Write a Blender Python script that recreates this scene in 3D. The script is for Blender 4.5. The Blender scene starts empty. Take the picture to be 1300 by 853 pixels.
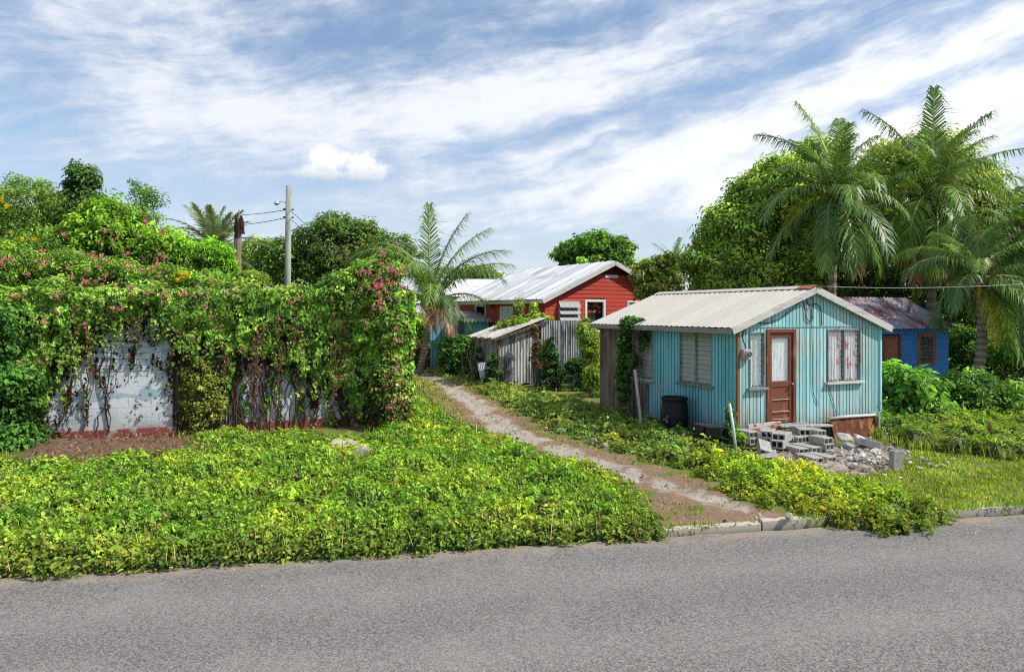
import bpy, bmesh, math, random
import numpy as np
from mathutils import Matrix, Vector
R = math.radians
rng = np.random.default_rng(7)
random.seed(7)
S = bpy.context.scene
COL = S.collection
H = 2.8            # eye height above the yard
F = 940.0          # focal length in photo pixels
HY = 396.0         # horizon row in the photo

def P(px, py, Y):
    return np.array([(px - 650) / F * Y, Y, H - (py - HY) / F * Y])
def G(px, py, z=0.0):
    Y = (H - z) * F / (py - HY)
    return np.array([(px - 650) / F * Y, Y])
def lin(r, g, b):
    f = lambda c: (c / 255) / 12.92 if c <= 10 else (((c / 255) + .055) / 1.055) ** 2.4
    return (f(r), f(g), f(b))

# ------------------------------------------------------------------ tagging
def tag(o, label=None, cat=None, group=None, kind=None):
    if label: o['label'] = label
    if cat: o['category'] = cat
    if group: o['group'] = group
    if kind: o['kind'] = kind
    return o
def thing(name, label, cat, loc=(0, 0, 0), rz=0.0, group=None):
    o = bpy.data.objects.new(name, None)
    COL.objects.link(o)
    o.location = loc
    o.rotation_euler = (0, 0, rz)
    o.empty_display_size = .2
    return tag(o, label, cat, group)
def to_local(v, parent):
    """world points -> coordinates of a top-level thing"""
    if parent is None: return v
    l = np.array(parent.location); a = parent.rotation_euler[2]
    d = v - l
    c, s = math.cos(a), math.sin(a)
    out = d.copy()
    out[:, 0] = c * d[:, 0] + s * d[:, 1]
    out[:, 1] = -s * d[:, 0] + c * d[:, 1]
    return out

# ------------------------------------------------------------------ mesh helpers
def raw_mesh(name, V, faces_flat, loop_start, loop_total, C, mats, parent=None, smooth=False, mi=None):
    me = bpy.data.meshes.new(name)
    nv, nl, nf = len(V), len(faces_flat), len(loop_start)
    me.vertices.add(nv); me.loops.add(nl); me.polygons.add(nf)
    me.vertices.foreach_set('co', np.ascontiguousarray(V, dtype=np.float32).ravel())
    me.loops.foreach_set('vertex_index', np.ascontiguousarray(faces_flat, dtype=np.int32))
    me.polygons.foreach_set('loop_start', np.ascontiguousarray(loop_start, dtype=np.int32))
    me.polygons.foreach_set('loop_total', np.ascontiguousarray(loop_total, dtype=np.int32))
    if mi is not None:
        me.polygons.foreach_set('material_index', np.ascontiguousarray(mi, dtype=np.int32))
    me.polygons.foreach_set('use_smooth', np.full(nf, smooth, dtype=bool))
    me.update(calc_edges=True)
    at = me.color_attributes.new('Col', 'FLOAT_COLOR', 'POINT')
    c4 = np.ones((nv, 4), dtype=np.float32); c4[:, :3] = C
    at.data.foreach_set('color', c4.ravel())
    if not isinstance(mats, (list, tuple)): mats = [mats]
    for m in mats: me.materials.append(m)
    o = bpy.data.objects.new(name, me)
    COL.objects.link(o)
    if parent is not None: o.parent = parent
    return o

class MB:
    def __init__(s): s.v = []; s.f = []; s.c = []; s.m = []; s.mat = 0
    def face(s, pts, col=(1, 1, 1)):
        b = len(s.v)
        s.v += [tuple(p) for p in pts]; s.c += [tuple(col)] * len(pts)
        s.f.append(tuple(range(b, b + len(pts)))); s.m.append(s.mat)
    def grid(s, A, col=(1, 1, 1), flip=False):
        """A: n x m x 3 points"""
        n, m = len(A), len(A[0]); b = len(s.v)
        for r in A:
            for p in r: s.v.append(tuple(p)); s.c.append(tuple(col))
        for i in range(n - 1):
            for j in range(m - 1):
                q = (b + i * m + j, b + i * m + j + 1, b + (i + 1) * m + j + 1, b + (i + 1) * m + j)
                s.f.append(q[::-1] if flip else q); s.m.append(s.mat)
    def box(s, c, size, rot=None, col=(1, 1, 1), taper=1.0):
        hx, hy, hz = size[0] / 2, size[1] / 2, size[2] / 2
        pts = []
        for z in (-1, 1):
            k = taper if z > 0 else 1
            for y in (-1, 1):
                for x in (-1, 1): pts.append(Vector((x * hx * k, y * hy * k, z * hz)))
        if rot is not None: pts = [rot @ p for p in pts]
        cv = Vector(c); b = len(s.v)
        s.v += [tuple(p + cv) for p in pts]; s.c += [tuple(col)] * 8
        for q in ((0, 2, 3, 1), (4, 5, 7, 6), (0, 1, 5, 4), (2, 6, 7, 3), (0, 4, 6, 2), (1, 3, 7, 5)):
            s.f.append(tuple(b + i for i in q)); s.m.append(s.mat)
    def span(s, a, b, col=(1, 1, 1)):
        s.box([(a[i] + b[i]) / 2 for i in range(3)], [abs(b[i] - a[i]) for i in range(3)], col=col)
    def beam(s, p0, p1, w, h, up=(0, 0, 1), col=(1, 1, 1)):
        a, b = Vector(p0), Vector(p1); d = (b - a); L = d.length; d.normalize()
        sd = d.cross(Vector(up))
        if sd.length < 1e-4: sd = Vector((1, 0, 0))
        sd.normalize(); u = sd.cross(d)
        m = Matrix((d, sd, u)).transposed()
        s.box((a + b) / 2, (L, w, h), rot=m, col=col)
    def tube(s, pts, rad, n=8, col=(1, 1, 1), cap=True, cols=None):
        pts = [Vector(p) for p in pts]; k = len(pts)
        if not hasattr(rad, '__len__'): rad = [rad] * k
        b = len(s.v); ref = Vector((0, 0, 1))
        for i, p in enumerate(pts):
            t = (pts[min(i + 1, k - 1)] - pts[max(i - 1, 0)]).normalized()
            r = ref if abs(t.dot(ref)) < .9 else Vector((0, 1, 0))
            x = t.cross(r).normalized(); y = t.cross(x)
            for j in range(n):
                a = 2 * math.pi * j / n
                s.v.append(tuple(p + (x * math.cos(a) + y * math.sin(a)) * rad[i]))
                s.c.append(tuple(cols[i] if cols else col))
        for i in range(k - 1):
            for j in range(n):
                j2 = (j + 1) % n
                s.f.append((b + i * n + j, b + (i + 1) * n + j, b + (i + 1) * n + j2, b + i * n + j2)); s.m.append(s.mat)
        if cap:
            s.f.append(tuple(b + j for j in range(n))); s.m.append(s.mat)
            s.f.append(tuple(b + (k - 1) * n + j for j in range(n))[::-1]); s.m.append(s.mat)
    def lathe(s, prof, c=(0, 0, 0), n=24, col=(1, 1, 1)):
        b = len(s.v)
        for r, z in prof:
            for j in range(n):
                a = 2 * math.pi * j / n
                s.v.append((c[0] + r * math.cos(a), c[1] + r * math.sin(a), c[2] + z)); s.c.append(tuple(col))
        for i in range(len(prof) - 1):
            for j in range(n):
                j2 = (j + 1) % n
                s.f.append((b + i * n + j, b + i * n + j2, b + (i + 1) * n + j2, b + (i + 1) * n + j)); s.m.append(s.mat)
    def build(s, name, mats, parent=None, world=False, smooth=False, bevel=0):
        V = np.array(s.v, dtype=float)
        if world and parent is not None: V = to_local(V, parent)
        tot = np.array([len(f) for f in s.f]); st = np.concatenate([[0], np.cumsum(tot)[:-1]])
        flat = np.array([i for f in s.f for i in f])
        o = raw_mesh(name, V, flat, st, tot, np.array(s.c), mats, parent, smooth, np.array(s.m))
        if bevel:
            bm = bmesh.new(); bm.from_mesh(o.data)
            bmesh.ops.remove_doubles(bm, verts=bm.verts, dist=1e-5)
            es = [e for e in bm.edges if len(e.link_faces) == 2 and e.calc_face_angle() > .5]
            bmesh.ops.bevel(bm, geom=es, offset=bevel, segments=1, affect='EDGES', clamp_overlap=True)
            bm.to_mesh(o.data); bm.free()
        return o

def clad(mb, O, U, N, us, top, bot, holes=(), prof=None, colf=None, W=(0, 0, 1)):
    """vertical-sheet cladding on the plane O + u*U + v*W, offset prof(u) along N, with rectangular openings"""
    O, U, N, W = (np.array(a, float) for a in (O, U, N, W))
    ex = [h[0] for h in holes] + [h[1] for h in holes]
    us = sorted(set([round(float(u), 5) for u in us] + [round(float(e), 5) for e in ex if us[0] < e < us[-1]]))
    for i in range(len(us) - 1):
        a, b = us[i], us[i + 1]; m = (a + b) / 2
        iv = [(None, None)]
        hs = sorted([(h[2], h[3]) for h in holes if h[0] - 1e-6 <= m <= h[1] + 1e-6])
        segs = []; cur = 'bot'
        for h0, h1 in hs:
            segs.append((cur, h0)); cur = h1
        segs.append((cur, 'top'))
        pa, pb = (prof(a), prof(b)) if prof else (0, 0)
        c = colf(m) if colf else (1, 1, 1)
        for v0, v1 in segs:
            f = lambda v, u: bot(u) if v == 'bot' else (top(u) if v == 'top' else v)
            q = [O + U * a + W * f(v0, a) + N * pa, O + U * b + W * f(v0, b) + N * pb,
                 O + U * b + W * f(v1, b) + N * pb, O + U * a + W * f(v1, a) + N * pa]
            if f(v1, m) - f(v0, m) > .004: mb.face(q, c)
def lap(mb, O, U, N, vs, left, right, holes=(), depth=.02, colf=None, W=(0, 0, 1)):
    """horizontal lap boards"""
    O, U, N, W = (np.array(a, float) for a in (O, U, N, W))
    for i in range(len(vs) - 1):
        a, b = vs[i], vs[i + 1]; m = (a + b) / 2
        hs = sorted([(h[0], h[1]) for h in holes if h[2] <= m <= h[3]])
        cur = None; segs = []
        for h0, h1 in hs: segs.append((cur, h0)); cur = h1
        segs.append((cur, 'r'))
        c = colf(m) if colf else (1, 1, 1)
        for l, r in segs:
            la, lb = (left(a), left(b)) if l is None else (l, l)
            ra, rb = (right(a), right(b)) if r == 'r' else (r, r)
            if (ra - la) < .01 and (rb - lb) < .01: continue
            mb.face([O + U * la + W * a + N * depth, O + U * ra + W * a + N * depth, O + U * rb + W * b, O + U * lb + W * b], c)
            mb.face([O + U * la + W * a, O + U * ra + W * a, O + U * ra + W * a + N * depth, O + U * la + W * a + N * depth], c)

# ------------------------------------------------------------------ noise in numpy
def sn(x, y, sc, seed=0, oct=5):
    r = np.random.default_rng(seed); v = 0; amp = 0
    for k in range(oct * 2):
        a = r.uniform(0, 2 * math.pi); f = (1.75 ** (k // 2)) / sc; w = .62 ** (k // 2)
        v = v + w * np.sin((x * math.cos(a) + y * math.sin(a)) * f * 2 * math.pi + r.uniform(0, 6.28)
                           + .8 * np.sin((x * math.sin(a) - y * math.cos(a)) * f * 4.1 + r.uniform(0, 6)))
        amp += w
    return v / amp * 1.8
def norm(a): return a / np.maximum(np.linalg.norm(a, axis=-1, keepdims=True), 1e-9)
def inpoly(x, y, poly):
    p = np.array(poly); ins = np.zeros(len(x), bool); j = len(p) - 1
    for i in range(len(p)):
        xi, yi = p[i]; xj, yj = p[j]
        c = ((yi > y) != (yj > y)) & (x < (xj - xi) * (y - yi) / (yj - yi + 1e-12) + xi)
        ins ^= c; j = i
    return ins
def segdist(x, y, poly, closed=True):
    p = np.array(poly); d = np.full(len(x), 1e9); n = len(p)
    for i in range(n if closed else n - 1):
        a, b = p[i], p[(i + 1) % n]; ab = b - a; L = (ab ** 2).sum() + 1e-12
        t = np.clip(((x - a[0]) * ab[0] + (y - a[1]) * ab[1]) / L, 0, 1)
        d = np.minimum(d, np.hypot(x - a[0] - t * ab[0], y - a[1] - t * ab[1]))
    return d

# ------------------------------------------------------------------ materials
class NT:
    def __init__(s, tree): s.t = tree; s.n = tree.nodes; s.l = tree.links
    def new(s, ty, **kw):
        n = s.n.new(ty)
        for k, v in kw.items(): setattr(n, k, v)
        return n
    def put(s, sock, v):
        if hasattr(v, 'is_output'): s.l.new(v, sock)
        elif isinstance(v, (tuple, list)) and len(v) == 3 and sock.type == 'RGBA': sock.default_value = (*v, 1)
        else: sock.default_value = v
    def math(s, op, a, b=0.0, c=None, clamp=False):
        n = s.new('ShaderNodeMath', operation=op, use_clamp=clamp)
        s.put(n.inputs[0], a); s.put(n.inputs[1], b)
        if c is not None: s.put(n.inputs[2], c)
        return n.outputs[0]
    def ramp(s, x, lo, hi):
        n = s.new('ShaderNodeMapRange'); n.interpolation_type = 'SMOOTHSTEP'
        s.put(n.inputs[0], x); s.put(n.inputs[1], lo); s.put(n.inputs[2], hi)
        return n.outputs[0]
    def mix(s, fac, a, b, mode='MIX'):
        n = s.new('ShaderNodeMix', data_type='RGBA', blend_type=mode)
        s.put(n.inputs[0], fac); s.put(n.inputs[6], a); s.put(n.inputs[7], b)
        return n.outputs[2]
    def coord(s, scale=(1, 1, 1), space='Object', rot=(0, 0, 0), loc=(0, 0, 0)):
        t = s.new('ShaderNodeTexCoord'); m = s.new('ShaderNodeMapping')
        s.l.new(t.outputs[space], m.inputs[0]); m.inputs['Scale'].default_value = scale
        m.inputs['Rotation'].default_value = rot; m.inputs['Location'].default_value = loc
        return m.outputs[0]
    def noise(s, vec, scale=1.0, detail=5, rough=.55, dist=0.0):
        n = s.new('ShaderNodeTexNoise'); s.l.new(vec, n.inputs['Vector'])
        n.inputs['Scale'].default_value = scale; n.inputs['Detail'].default_value = detail
        n.inputs['Roughness'].default_value = rough; n.inputs['Distortion'].default_value = dist
        return n.outputs[0]
    def attr(s, name='Col'):
        return s.new('ShaderNodeAttribute', attribute_name=name).outputs['Color']
    def bump(s, h, strength=.4, dist=.02):
        n = s.new('ShaderNodeBump'); n.inputs['Strength'].default_value = strength
        n.inputs['Distance'].default_value = dist; s.l.new(h, n.inputs['Height'])
        return n.outputs[0]
def mat(name):
    m = bpy.data.materials.new(name); m.use_nodes = True
    t = NT(m.node_tree); b = m.node_tree.nodes['Principled BSDF']
    return m, t, b
def simple(name, col, rough=.7, var=.25, scale=6, stretch=(1, 1, 1), metal=0, spec=.3, bump=0.0, usecol=True):
    m, t, b = mat(name)
    n = t.noise(t.coord(stretch), scale)
    c = t.mix(n, tuple(x * (1 - var) for x in col), tuple(min(1, x * (1 + var)) for x in col))
    if usecol: c = t.mix(1.0, c, t.attr(), 'MULTIPLY')
    t.put(b.inputs['Base Color'], c)
    b.inputs['Roughness'].default_value = rough; b.inputs['Metallic'].default_value = metal
    b.inputs['Specular IOR Level'].default_value = spec
    if bump: t.put(b.inputs['Normal'], t.bump(n, bump))
    return m
def weathered(name, paint, under, amount=.5, stretch=(14, 14, 1.2), scale=1.0, rough=.65, grime=(.1, .09, .08), grime_amt=.35,
              metal=0, bump=.2, fade=0.0, soft=.09, splash=0.0):
    """paint over an older surface: flaking, streaks and grime"""
    m, t, b = mat(name)
    v = t.coord(stretch)
    n1 = t.noise(v, scale, 8, .65); n2 = t.noise(t.coord((1, 1, 1)), 1.3, 4); n3 = t.noise(v, scale * 3.1, 5, .7)
    thr = 1 - amount
    f = t.ramp(t.math('ADD', n1, t.math('MULTIPLY', t.math('SUBTRACT', n2, .5), .5)), .28 + thr * .42, .28 + thr * .42 + soft)
    pc = t.mix(n3, tuple(x * .8 for x in paint), tuple(min(1, x * 1.15) for x in paint))
    if fade: pc = t.mix(t.math('MULTIPLY', t.ramp(n2, .4, .65), fade), pc, (.75, .75, .72))
    uc = t.mix(n3, tuple(x * .65 for x in under), tuple(min(1, x * 1.35) for x in under))
    c = t.mix(f, pc, uc)
    g = t.math('MULTIPLY', t.ramp(t.noise(v, scale * .6, 6, .7), .5, .75), grime_amt)
    c = t.mix(g, c, grime)
    if splash:
        sp = t.new('ShaderNodeSeparateXYZ'); t.l.new(t.coord((1, 1, 1)), sp.inputs[0])
        lo = t.math('ADD', sp.outputs[2], t.math('MULTIPLY', t.math('SUBTRACT', n1, .5), .9))
        c = t.mix(t.math('MULTIPLY', t.ramp(lo, splash, splash * .35), .65), c, (.22, .20, .165))
        big = t.noise(t.coord((.9, .9, .45)), 1.7, 3, .5)
        c = t.mix(t.math('MULTIPLY', t.ramp(big, .5, .66), .38), c, tuple(min(1, x * 1.05 + .10) for x in paint))
        c = t.mix(t.math('MULTIPLY', t.ramp(big, .44, .3), .32), c, tuple(x * .55 for x in paint))
        rs = t.noise(t.coord((5, 5, .35)), 1.3, 3, .5); c = t.mix(t.math('MULTIPLY', t.ramp(rs, .66, .74), .45), c, (.25, .12, .06))
    c = t.mix(1.0, c, t.attr(), 'MULTIPLY')
    t.put(b.inputs['Base Color'], c)
    b.inputs['Roughness'].default_value = rough; b.inputs['Metallic'].default_value = metal
    b.inputs['Specular IOR Level'].default_value = .25
    if bump: t.put(b.inputs['Normal'], t.bump(t.math('ADD', t.math('MULTIPLY', f, -.6), n3), bump, .01))
    return m

def leaf_material(name, trans=.35, rough=.5, spec=.3, tint=(1.15, 1.1, .55), gain=(1, 1, 1)):
    m, t, b = mat(name)
    c = t.mix(1.0, t.attr(), gain, 'MULTIPLY')
    t.put(b.inputs['Base Color'], c)
    b.inputs['Roughness'].default_value = rough; b.inputs['Specular IOR Level'].default_value = spec
    tr = t.new('ShaderNodeBsdfTranslucent')
    t.put(tr.inputs[0], t.mix(1.0, c, tint, 'MULTIPLY'))
    mx = t.new('ShaderNodeMixShader'); mx.inputs[0].default_value = trans
    t.l.new(b.outputs[0], mx.inputs[1]); t.l.new(tr.outputs[0], mx.inputs[2])
    t.l.new(mx.outputs[0], t.n['Material Output'].inputs[0])
    return m
LEAF = leaf_material('leaf_green', gain=(2.15, 2.15, 2.0))
FLOWER = leaf_material('flower_petal', .3, .6, .1, (1.05, .9, .95))
DRY = leaf_material('dry_leaf', .15, .8, .1, (1, .9, .7))
FROND = leaf_material('palm_frond', .3, .42, .4, gain=(1.95, 1.85, 1.7))
BARK = simple('bark', (.19, .155, .12), .9, .5, 9, (1, 1, .35), bump=.6)
PALMBARK = simple('palm_bark', (.3, .26, .21), .9, .4, 5, (1, 1, 5), bump=.5)
def glass_mat(name, col=(.75, .8, .82), clear=.7):
    m, t, b = mat(name)
    tr = t.new('ShaderNodeBsdfTransparent'); t.put(tr.inputs[0], (.92, .95, .95))
    b.inputs['Base Color'].default_value = (*col, 1); b.inputs['Roughness'].default_value = .12
    n = t.noise(t.coord((3, 3, 3)), 2.0)
    mx = t.new('ShaderNodeMixShader'); t.put(mx.inputs[0], t.math('MULTIPLY_ADD', n, -.3, clear + .15))
    t.l.new(b.outputs[0], mx.inputs[1]); t.l.new(tr.outputs[0], mx.inputs[2])
    t.l.new(mx.outputs[0], t.n['Material Output'].inputs[0])
    return m
GLASS = glass_mat('dusty_glass')

# ------------------------------------------------------------------ foliage
def leaves(name, pos, dirv, nrm, L, Wd, col, parent=None, material=None, shape=4, fold=.22, droop=.12):
    n = len(pos); nrm = norm(nrm); dirv = norm(dirv - (dirv * nrm).sum(1, keepdims=True) * nrm)
    side = np.cross(nrm, dirv); L = np.asarray(L).reshape(-1, 1) * np.ones((n, 1)); Wd = np.asarray(Wd).reshape(-1, 1) * np.ones((n, 1))
    up = nrm * (Wd * fold)
    base = pos - dirv * L * .5; tip = pos + dirv * L * .5 - nrm * L * droop
    if shape == 4:
        l = pos - dirv * L * .08 - side * Wd * .5 + up; r = pos - dirv * L * .08 + side * Wd * .5 + up
        V = np.stack([base, r, tip, l], 1).reshape(-1, 3); k = 4
        idx = np.array([0, 1, 2, 0, 2, 3]); tot = 3
    else:
        r1 = pos - dirv * L * .22 + side * Wd * .5 + up; r2 = pos + dirv * L * .18 + side * Wd * .38 + up * .8 - nrm * L * droop * .3
        l1 = pos - dirv * L * .22 - side * Wd * .5 + up; l2 = pos + dirv * L * .18 - side * Wd * .38 + up * .8 - nrm * L * droop * .3
        V = np.stack([base, r1, r2, tip, l2, l1], 1).reshape(-1, 3); k = 6
        idx = np.array([0, 1, 2, 3, 0, 3, 4, 5]); tot = 4
    Fc = (np.arange(n)[:, None] * k + idx[None]).ravel()
    nf = n * 2
    C = np.repeat(col, k, axis=0)
    if parent is not None: V = to_local(V, parent)
    return raw_mesh(name, V, Fc, np.arange(nf) * tot, np.full(nf, tot), C, material or LEAF, parent)

def palette(n, cols, r, jit=.18, w=None):
    cols = np.array(cols); i = r.choice(len(cols), n, p=w)
    c = cols[i] * np.exp(r.normal(0, jit, (n, 1))) * np.exp(r.normal(0, jit * .35, (n, 3)))
    return np.clip(c, .003, .95)

def crown(lobes, nclump, per, cr, r, cols, w=None, inner=.25, updense=.35, flat=.75, contrast=.5, dark=.35):
    """clumped leaf positions spread through a set of ellipsoid lobes"""
    lobes = np.array(lobes, float); C0 = lobes[:, :3]; Rr = lobes[:, 3:]
    area = (Rr[:, 0] * Rr[:, 2] + Rr[:, 1] * Rr[:, 2]); li = r.choice(len(lobes), nclump, p=area / area.sum())
    d = norm(r.normal(size=(nclump, 3))); d[:, 2] = np.where((d[:, 2] < -.25) & (r.random(nclump) < .5), -d[:, 2], d[:, 2])
    rad = np.where(r.random(nclump) < inner, r.uniform(.35, .8, nclump), r.uniform(.8, 1.08, nclump))
    wob = 1 + .16 * np.sin(d[:, 0] * 5 + li) * np.sin(d[:, 2] * 6 + li * 2) + r.normal(0, .05, nclump)
    c = C0[li] + d * Rr[li] * (rad * wob)[:, None]
    # keep only what is not buried deep in another lobe
    deep = np.zeros(nclump, bool)
    for k in range(len(lobes)):
        q = (((c - C0[k]) / Rr[k]) ** 2).sum(1); deep |= (q < .30) & (li != k)
    c, d, rad, li = c[~deep], d[~deep], rad[~deep], li[~deep]; m = len(c)
    lum = np.exp(r.normal(0, contrast * .5, m)) * np.where(rad < .8, 1 - dark, 1) * (.82 + .25 * d[:, 2])  # inner clumps darker, upper ones paler: crown shading put into the colour
    pal = palette(m, cols, r, .1, w)
    n = m * per; ci = np.repeat(np.arange(m), per)
    csz = cr * r.uniform(.6, 1.35, m)
    off = r.normal(size=(n, 3)) * .55; off *= np.minimum(1, 1.0 / np.maximum(np.linalg.norm(off, axis=1, keepdims=True), 1e-6)); off[:, 2] *= flat
    pos = c[ci] + off * csz[ci][:, None]
    nr = norm(d[ci] * .6 + norm(off) * .5 + np.array([0, 0, updense + .35]) + r.normal(0, .45, (n, 3)))
    dv = norm(off * .7 + r.normal(0, .6, (n, 3)) + np.array([0, 0, -.35]))
    shade = np.clip(1 + .30 * off[:, 2:3] / .55 * .5, .6, 1.4)  # lower leaves of each clump darkened as painted shade
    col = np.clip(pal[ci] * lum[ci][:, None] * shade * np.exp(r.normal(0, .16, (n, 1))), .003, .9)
    return pos, dv, nr, col

def limbs(mb, base, targets, r0, r, fork=.45, col=(1, 1, 1)):
    base = np.array(base, float)
    top = np.mean(targets, axis=0); fk = base + (top - base) * fork; fk[:2] += r.normal(0, .12, 2)
    mid = (base + fk) / 2 + np.append(r.normal(0, .07, 2), 0)
    mb.tube([base - [0, 0, .15], base + (mid - base) * .3, mid, fk], [r0 * 1.5, r0 * 1.1, r0 * .95, r0 * .8], 9, col)
    for t in targets:
        t = np.array(t, float); m = fk + (t - fk) * .5 + r.normal(0, .12, 3) + [0, 0, .1]
        mb.tube([fk, m, t], [r0 * .55, r0 * .35, r0 * .1], 7, col)
        for _ in range(3):
            e = m + (t - m) * r.uniform(.1, .6); q = e + norm(r.normal(size=3)) * np.linalg.norm(t - fk) * .35
            mb.tube([e, q], [r0 * .2, r0 * .05], 5, col)

def tree(name, label, cat, base, lobes, nclump, per, cr, leaf, cols, seed, w=None, r0=.15, group=None, trunk=True, ratio=.5, **kw):
    r = np.random.default_rng(seed)
    t = thing(name, label, cat, tuple(base), 0, group)
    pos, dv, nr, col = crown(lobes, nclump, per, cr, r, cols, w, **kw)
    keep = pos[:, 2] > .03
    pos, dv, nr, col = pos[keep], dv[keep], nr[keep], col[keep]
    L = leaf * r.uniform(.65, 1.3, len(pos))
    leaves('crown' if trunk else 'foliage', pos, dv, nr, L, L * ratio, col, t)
    mb = MB()
    tg = [np.array(l[:3]) + np.array([0, 0, .2 * l[5]]) for l in lobes]
    if len(tg) == 1: tg = [tg[0] + r.normal(0, .4, 3) * np.array(lobes[0][3:]) for _ in range(4)]
    limbs(mb, base, tg, r0, r)
    mb.build('trunk' if trunk else 'stem', BARK, t, world=True, smooth=True)
    return t
def lobe(px, py, Y, wx, hy, dep=None):
    """ellipsoid given by where it stands: half sizes in metres"""
    p = P(px, py, Y); return (*p, wx, dep or wx, hy)
def L_(px0, px1, py0, py1, Y, k=1.0, dep=None):
    """ellipsoid spanning a box at distance Y"""
    c = P((px0 + px1) / 2, (py0 + py1) / 2, Y); wx = (px1 - px0) / 2 / F * Y * k; hz = (py1 - py0) / 2 / F * Y * k
    return (*c, wx, dep or wx, hz)

def frond(base, az, el, length, droop, r, col, w=.036, nleaf=64, lf=.27, twist=0.0, rib=(.35, .38, .12), droopy=1.0):
    """one feather frond: rib tube plus two rows of leaflets -> (V, faces, cols)"""
    K = 15; t = np.linspace(0, 1, K); pitch = el - droop * t ** 1.35
    ds = length / (K - 1)
    h = np.concatenate([[0], np.cumsum(np.cos(pitch[:-1]) * ds)]); z = np.concatenate([[0], np.cumsum(np.sin(pitch[:-1]) * ds)])
    sway = twist * t ** 2 * length
    ca, sa = math.cos(az), math.sin(az)
    pts = np.stack([base[0] + h * ca - sway * sa, base[1] + h * sa + sway * ca, base[2] + z], 1)
    V = []; Fq = []; C = []
    mb = MB(); mb.tube(pts, list(np.linspace(.045, .008, K) * length / 3.2), 5, tuple(rib))
    V = [np.array(mb.v)]; C = [np.array(mb.c)]; faces = [tuple(f) for f in mb.f]; off = len(mb.v)
    for s in (-1, 1):
        tt = np.linspace(.13, .99, nleaf) + r.normal(0, .004, nleaf); tt = np.clip(tt, .1, 1)
        p = np.stack([np.interp(tt, t, pts[:, k]) for k in range(3)], 1)
        tan = norm(np.stack([np.interp(tt, t, np.gradient(pts[:, k])) for k in range(3)], 1))
        sd = norm(np.cross(tan, [0, 0, 1]) + 1e-6) * s; upv = np.cross(sd * s, tan)
        ll = length * lf * (.35 + .75 * np.sin(np.pi * np.clip(tt * .92 + .06, 0, 1)) ** .7) * r.uniform(.85, 1.1, nleaf)
        ang = np.interp(tt, [0, 1], [1.15, .45])[:, None] + r.normal(0, .08, (nleaf, 1))
        d = norm(sd * np.sin(ang) + tan * np.cos(ang) + upv * r.uniform(-.12, .25, (nleaf, 1)))
        g = np.array([0, 0, -1.0])
        mid = p + d * ll[:, None] * .5 + g * (ll[:, None] * .06)
        d2 = norm(d + g * r.uniform(.8, 1.7, (nleaf, 1)) * droopy)
        tip = mid + d2 * ll[:, None] * .55
        wv = norm(np.cross(d, upv)) * w * length / 3.2
        b0, b1 = p - wv * .5, p + wv * .5; m0, m1 = mid - wv * .5, mid + wv * .5
        vv = np.stack([b0, b1, m1, tip, m0], 1).reshape(-1, 3)
        cc = np.repeat(np.clip(np.array(col) * np.exp(r.normal(0, .2, (nleaf, 1))), .003, .9), 5, axis=0)
        V.append(vv); C.append(cc)
        for i in range(nleaf):
            k = off + i * 5
            faces += [(k, k + 1, k + 2, k + 4), (k + 4, k + 2, k + 3)]
        off += nleaf * 5
    return np.concatenate(V), faces, np.concatenate(C)

def palm(name, label, base, crown_pt, r0, fr, seed, group=None, trunkbits=True, cat='palm tree', w=.038, nleaf=56, lf=.25, droopy=1.0, nuts=False, ring=True):
    """fr: list of (azimuth deg [0 = right, 90 = away], elevation deg, length, droop deg, kind)"""
    r = np.random.default_rng(seed)
    t = thing(name, label, cat, tuple(base), 0, group)
    base = np.array(base, float); cp = np.array(crown_pt, float)
    mb = MB(); K = 40
    bend = np.append(r.normal(0, .2, 2), 0)
    pts = [base + (cp - base) * k / K + bend * math.sin(math.pi * k / K) for k in range(-1, K + 1)]
    rad = [r0 * (1.35 if k < 2 else 1.05 - .3 * k / K) * (1 + (.10 if k % 2 else -.06) + .03 * math.sin(k * 2.3)) for k in range(K + 2)]
    cols = [(1.1, 1.08, 1.05) if k % 2 else (.5, .46, .42) for k in range(K + 2)]
    mb.tube(pts, rad, 12, cols=cols)
    mb.build('trunk', PALMBARK, t, world=True)
    if trunkbits:
        mb = MB()
        for k in range(26):
            a = r.uniform(0, 6.28); q = cp + np.array([math.cos(a) * r0 * .7, math.sin(a) * r0 * .7, -r.uniform(-.25, .45)])
            e = q + np.array([math.cos(a) * .3, math.sin(a) * .3, r.uniform(.25, .5)])
            mb.beam(q, e, .09, .03, col=tuple(np.array([.34, .22, .09]) * r.uniform(.6, 1.3)))
        mb.build('leaf_sheath', simple('leaf_sheath', (1, 1, 1), .9, .3, 8), t, world=True)
    pals = {'g': (.09, .165, .035), 'd': (.05, .105, .033), 'l': (.15, .22, .045), 'y': (.27, .25, .05), 'b': (.2, .13, .06), 's': (.15, .2, .12)}
    for az, el, ln, dr, kd in fr:
        V, fc, C = frond(cp + np.array([0, 0, .1]), R(az), R(el), ln, R(dr), r, pals[kd], w, nleaf, lf, r.normal(0, .06),
                         rib=(.24, .25, .075) if kd in 'gly' else (.17, .17, .06), droopy=droopy)
        V = to_local(V, t)
        tot = np.array([len(f) for f in fc]); st = np.concatenate([[0], np.cumsum(tot)[:-1]])
        raw_mesh('frond', V, np.array([i for f in fc for i in f]), st, tot, C, FROND, t)
    if nuts:
        for k in range(6):
            a = k * 1.05; c = cp + np.array([math.cos(a) * .3, math.sin(a) * .3, -.3 + .05 * (k % 3)])
            m2 = MB(); m2.lathe([(.01, -.15), (.09, -.1), (.12, 0), (.09, .11), (.01, .15)], c, 10, (.3, .26, .08)); m2.build('coconut', simple('coconut', (1, 1, 1), .5), t, world=True, smooth=True)
    return t

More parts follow.
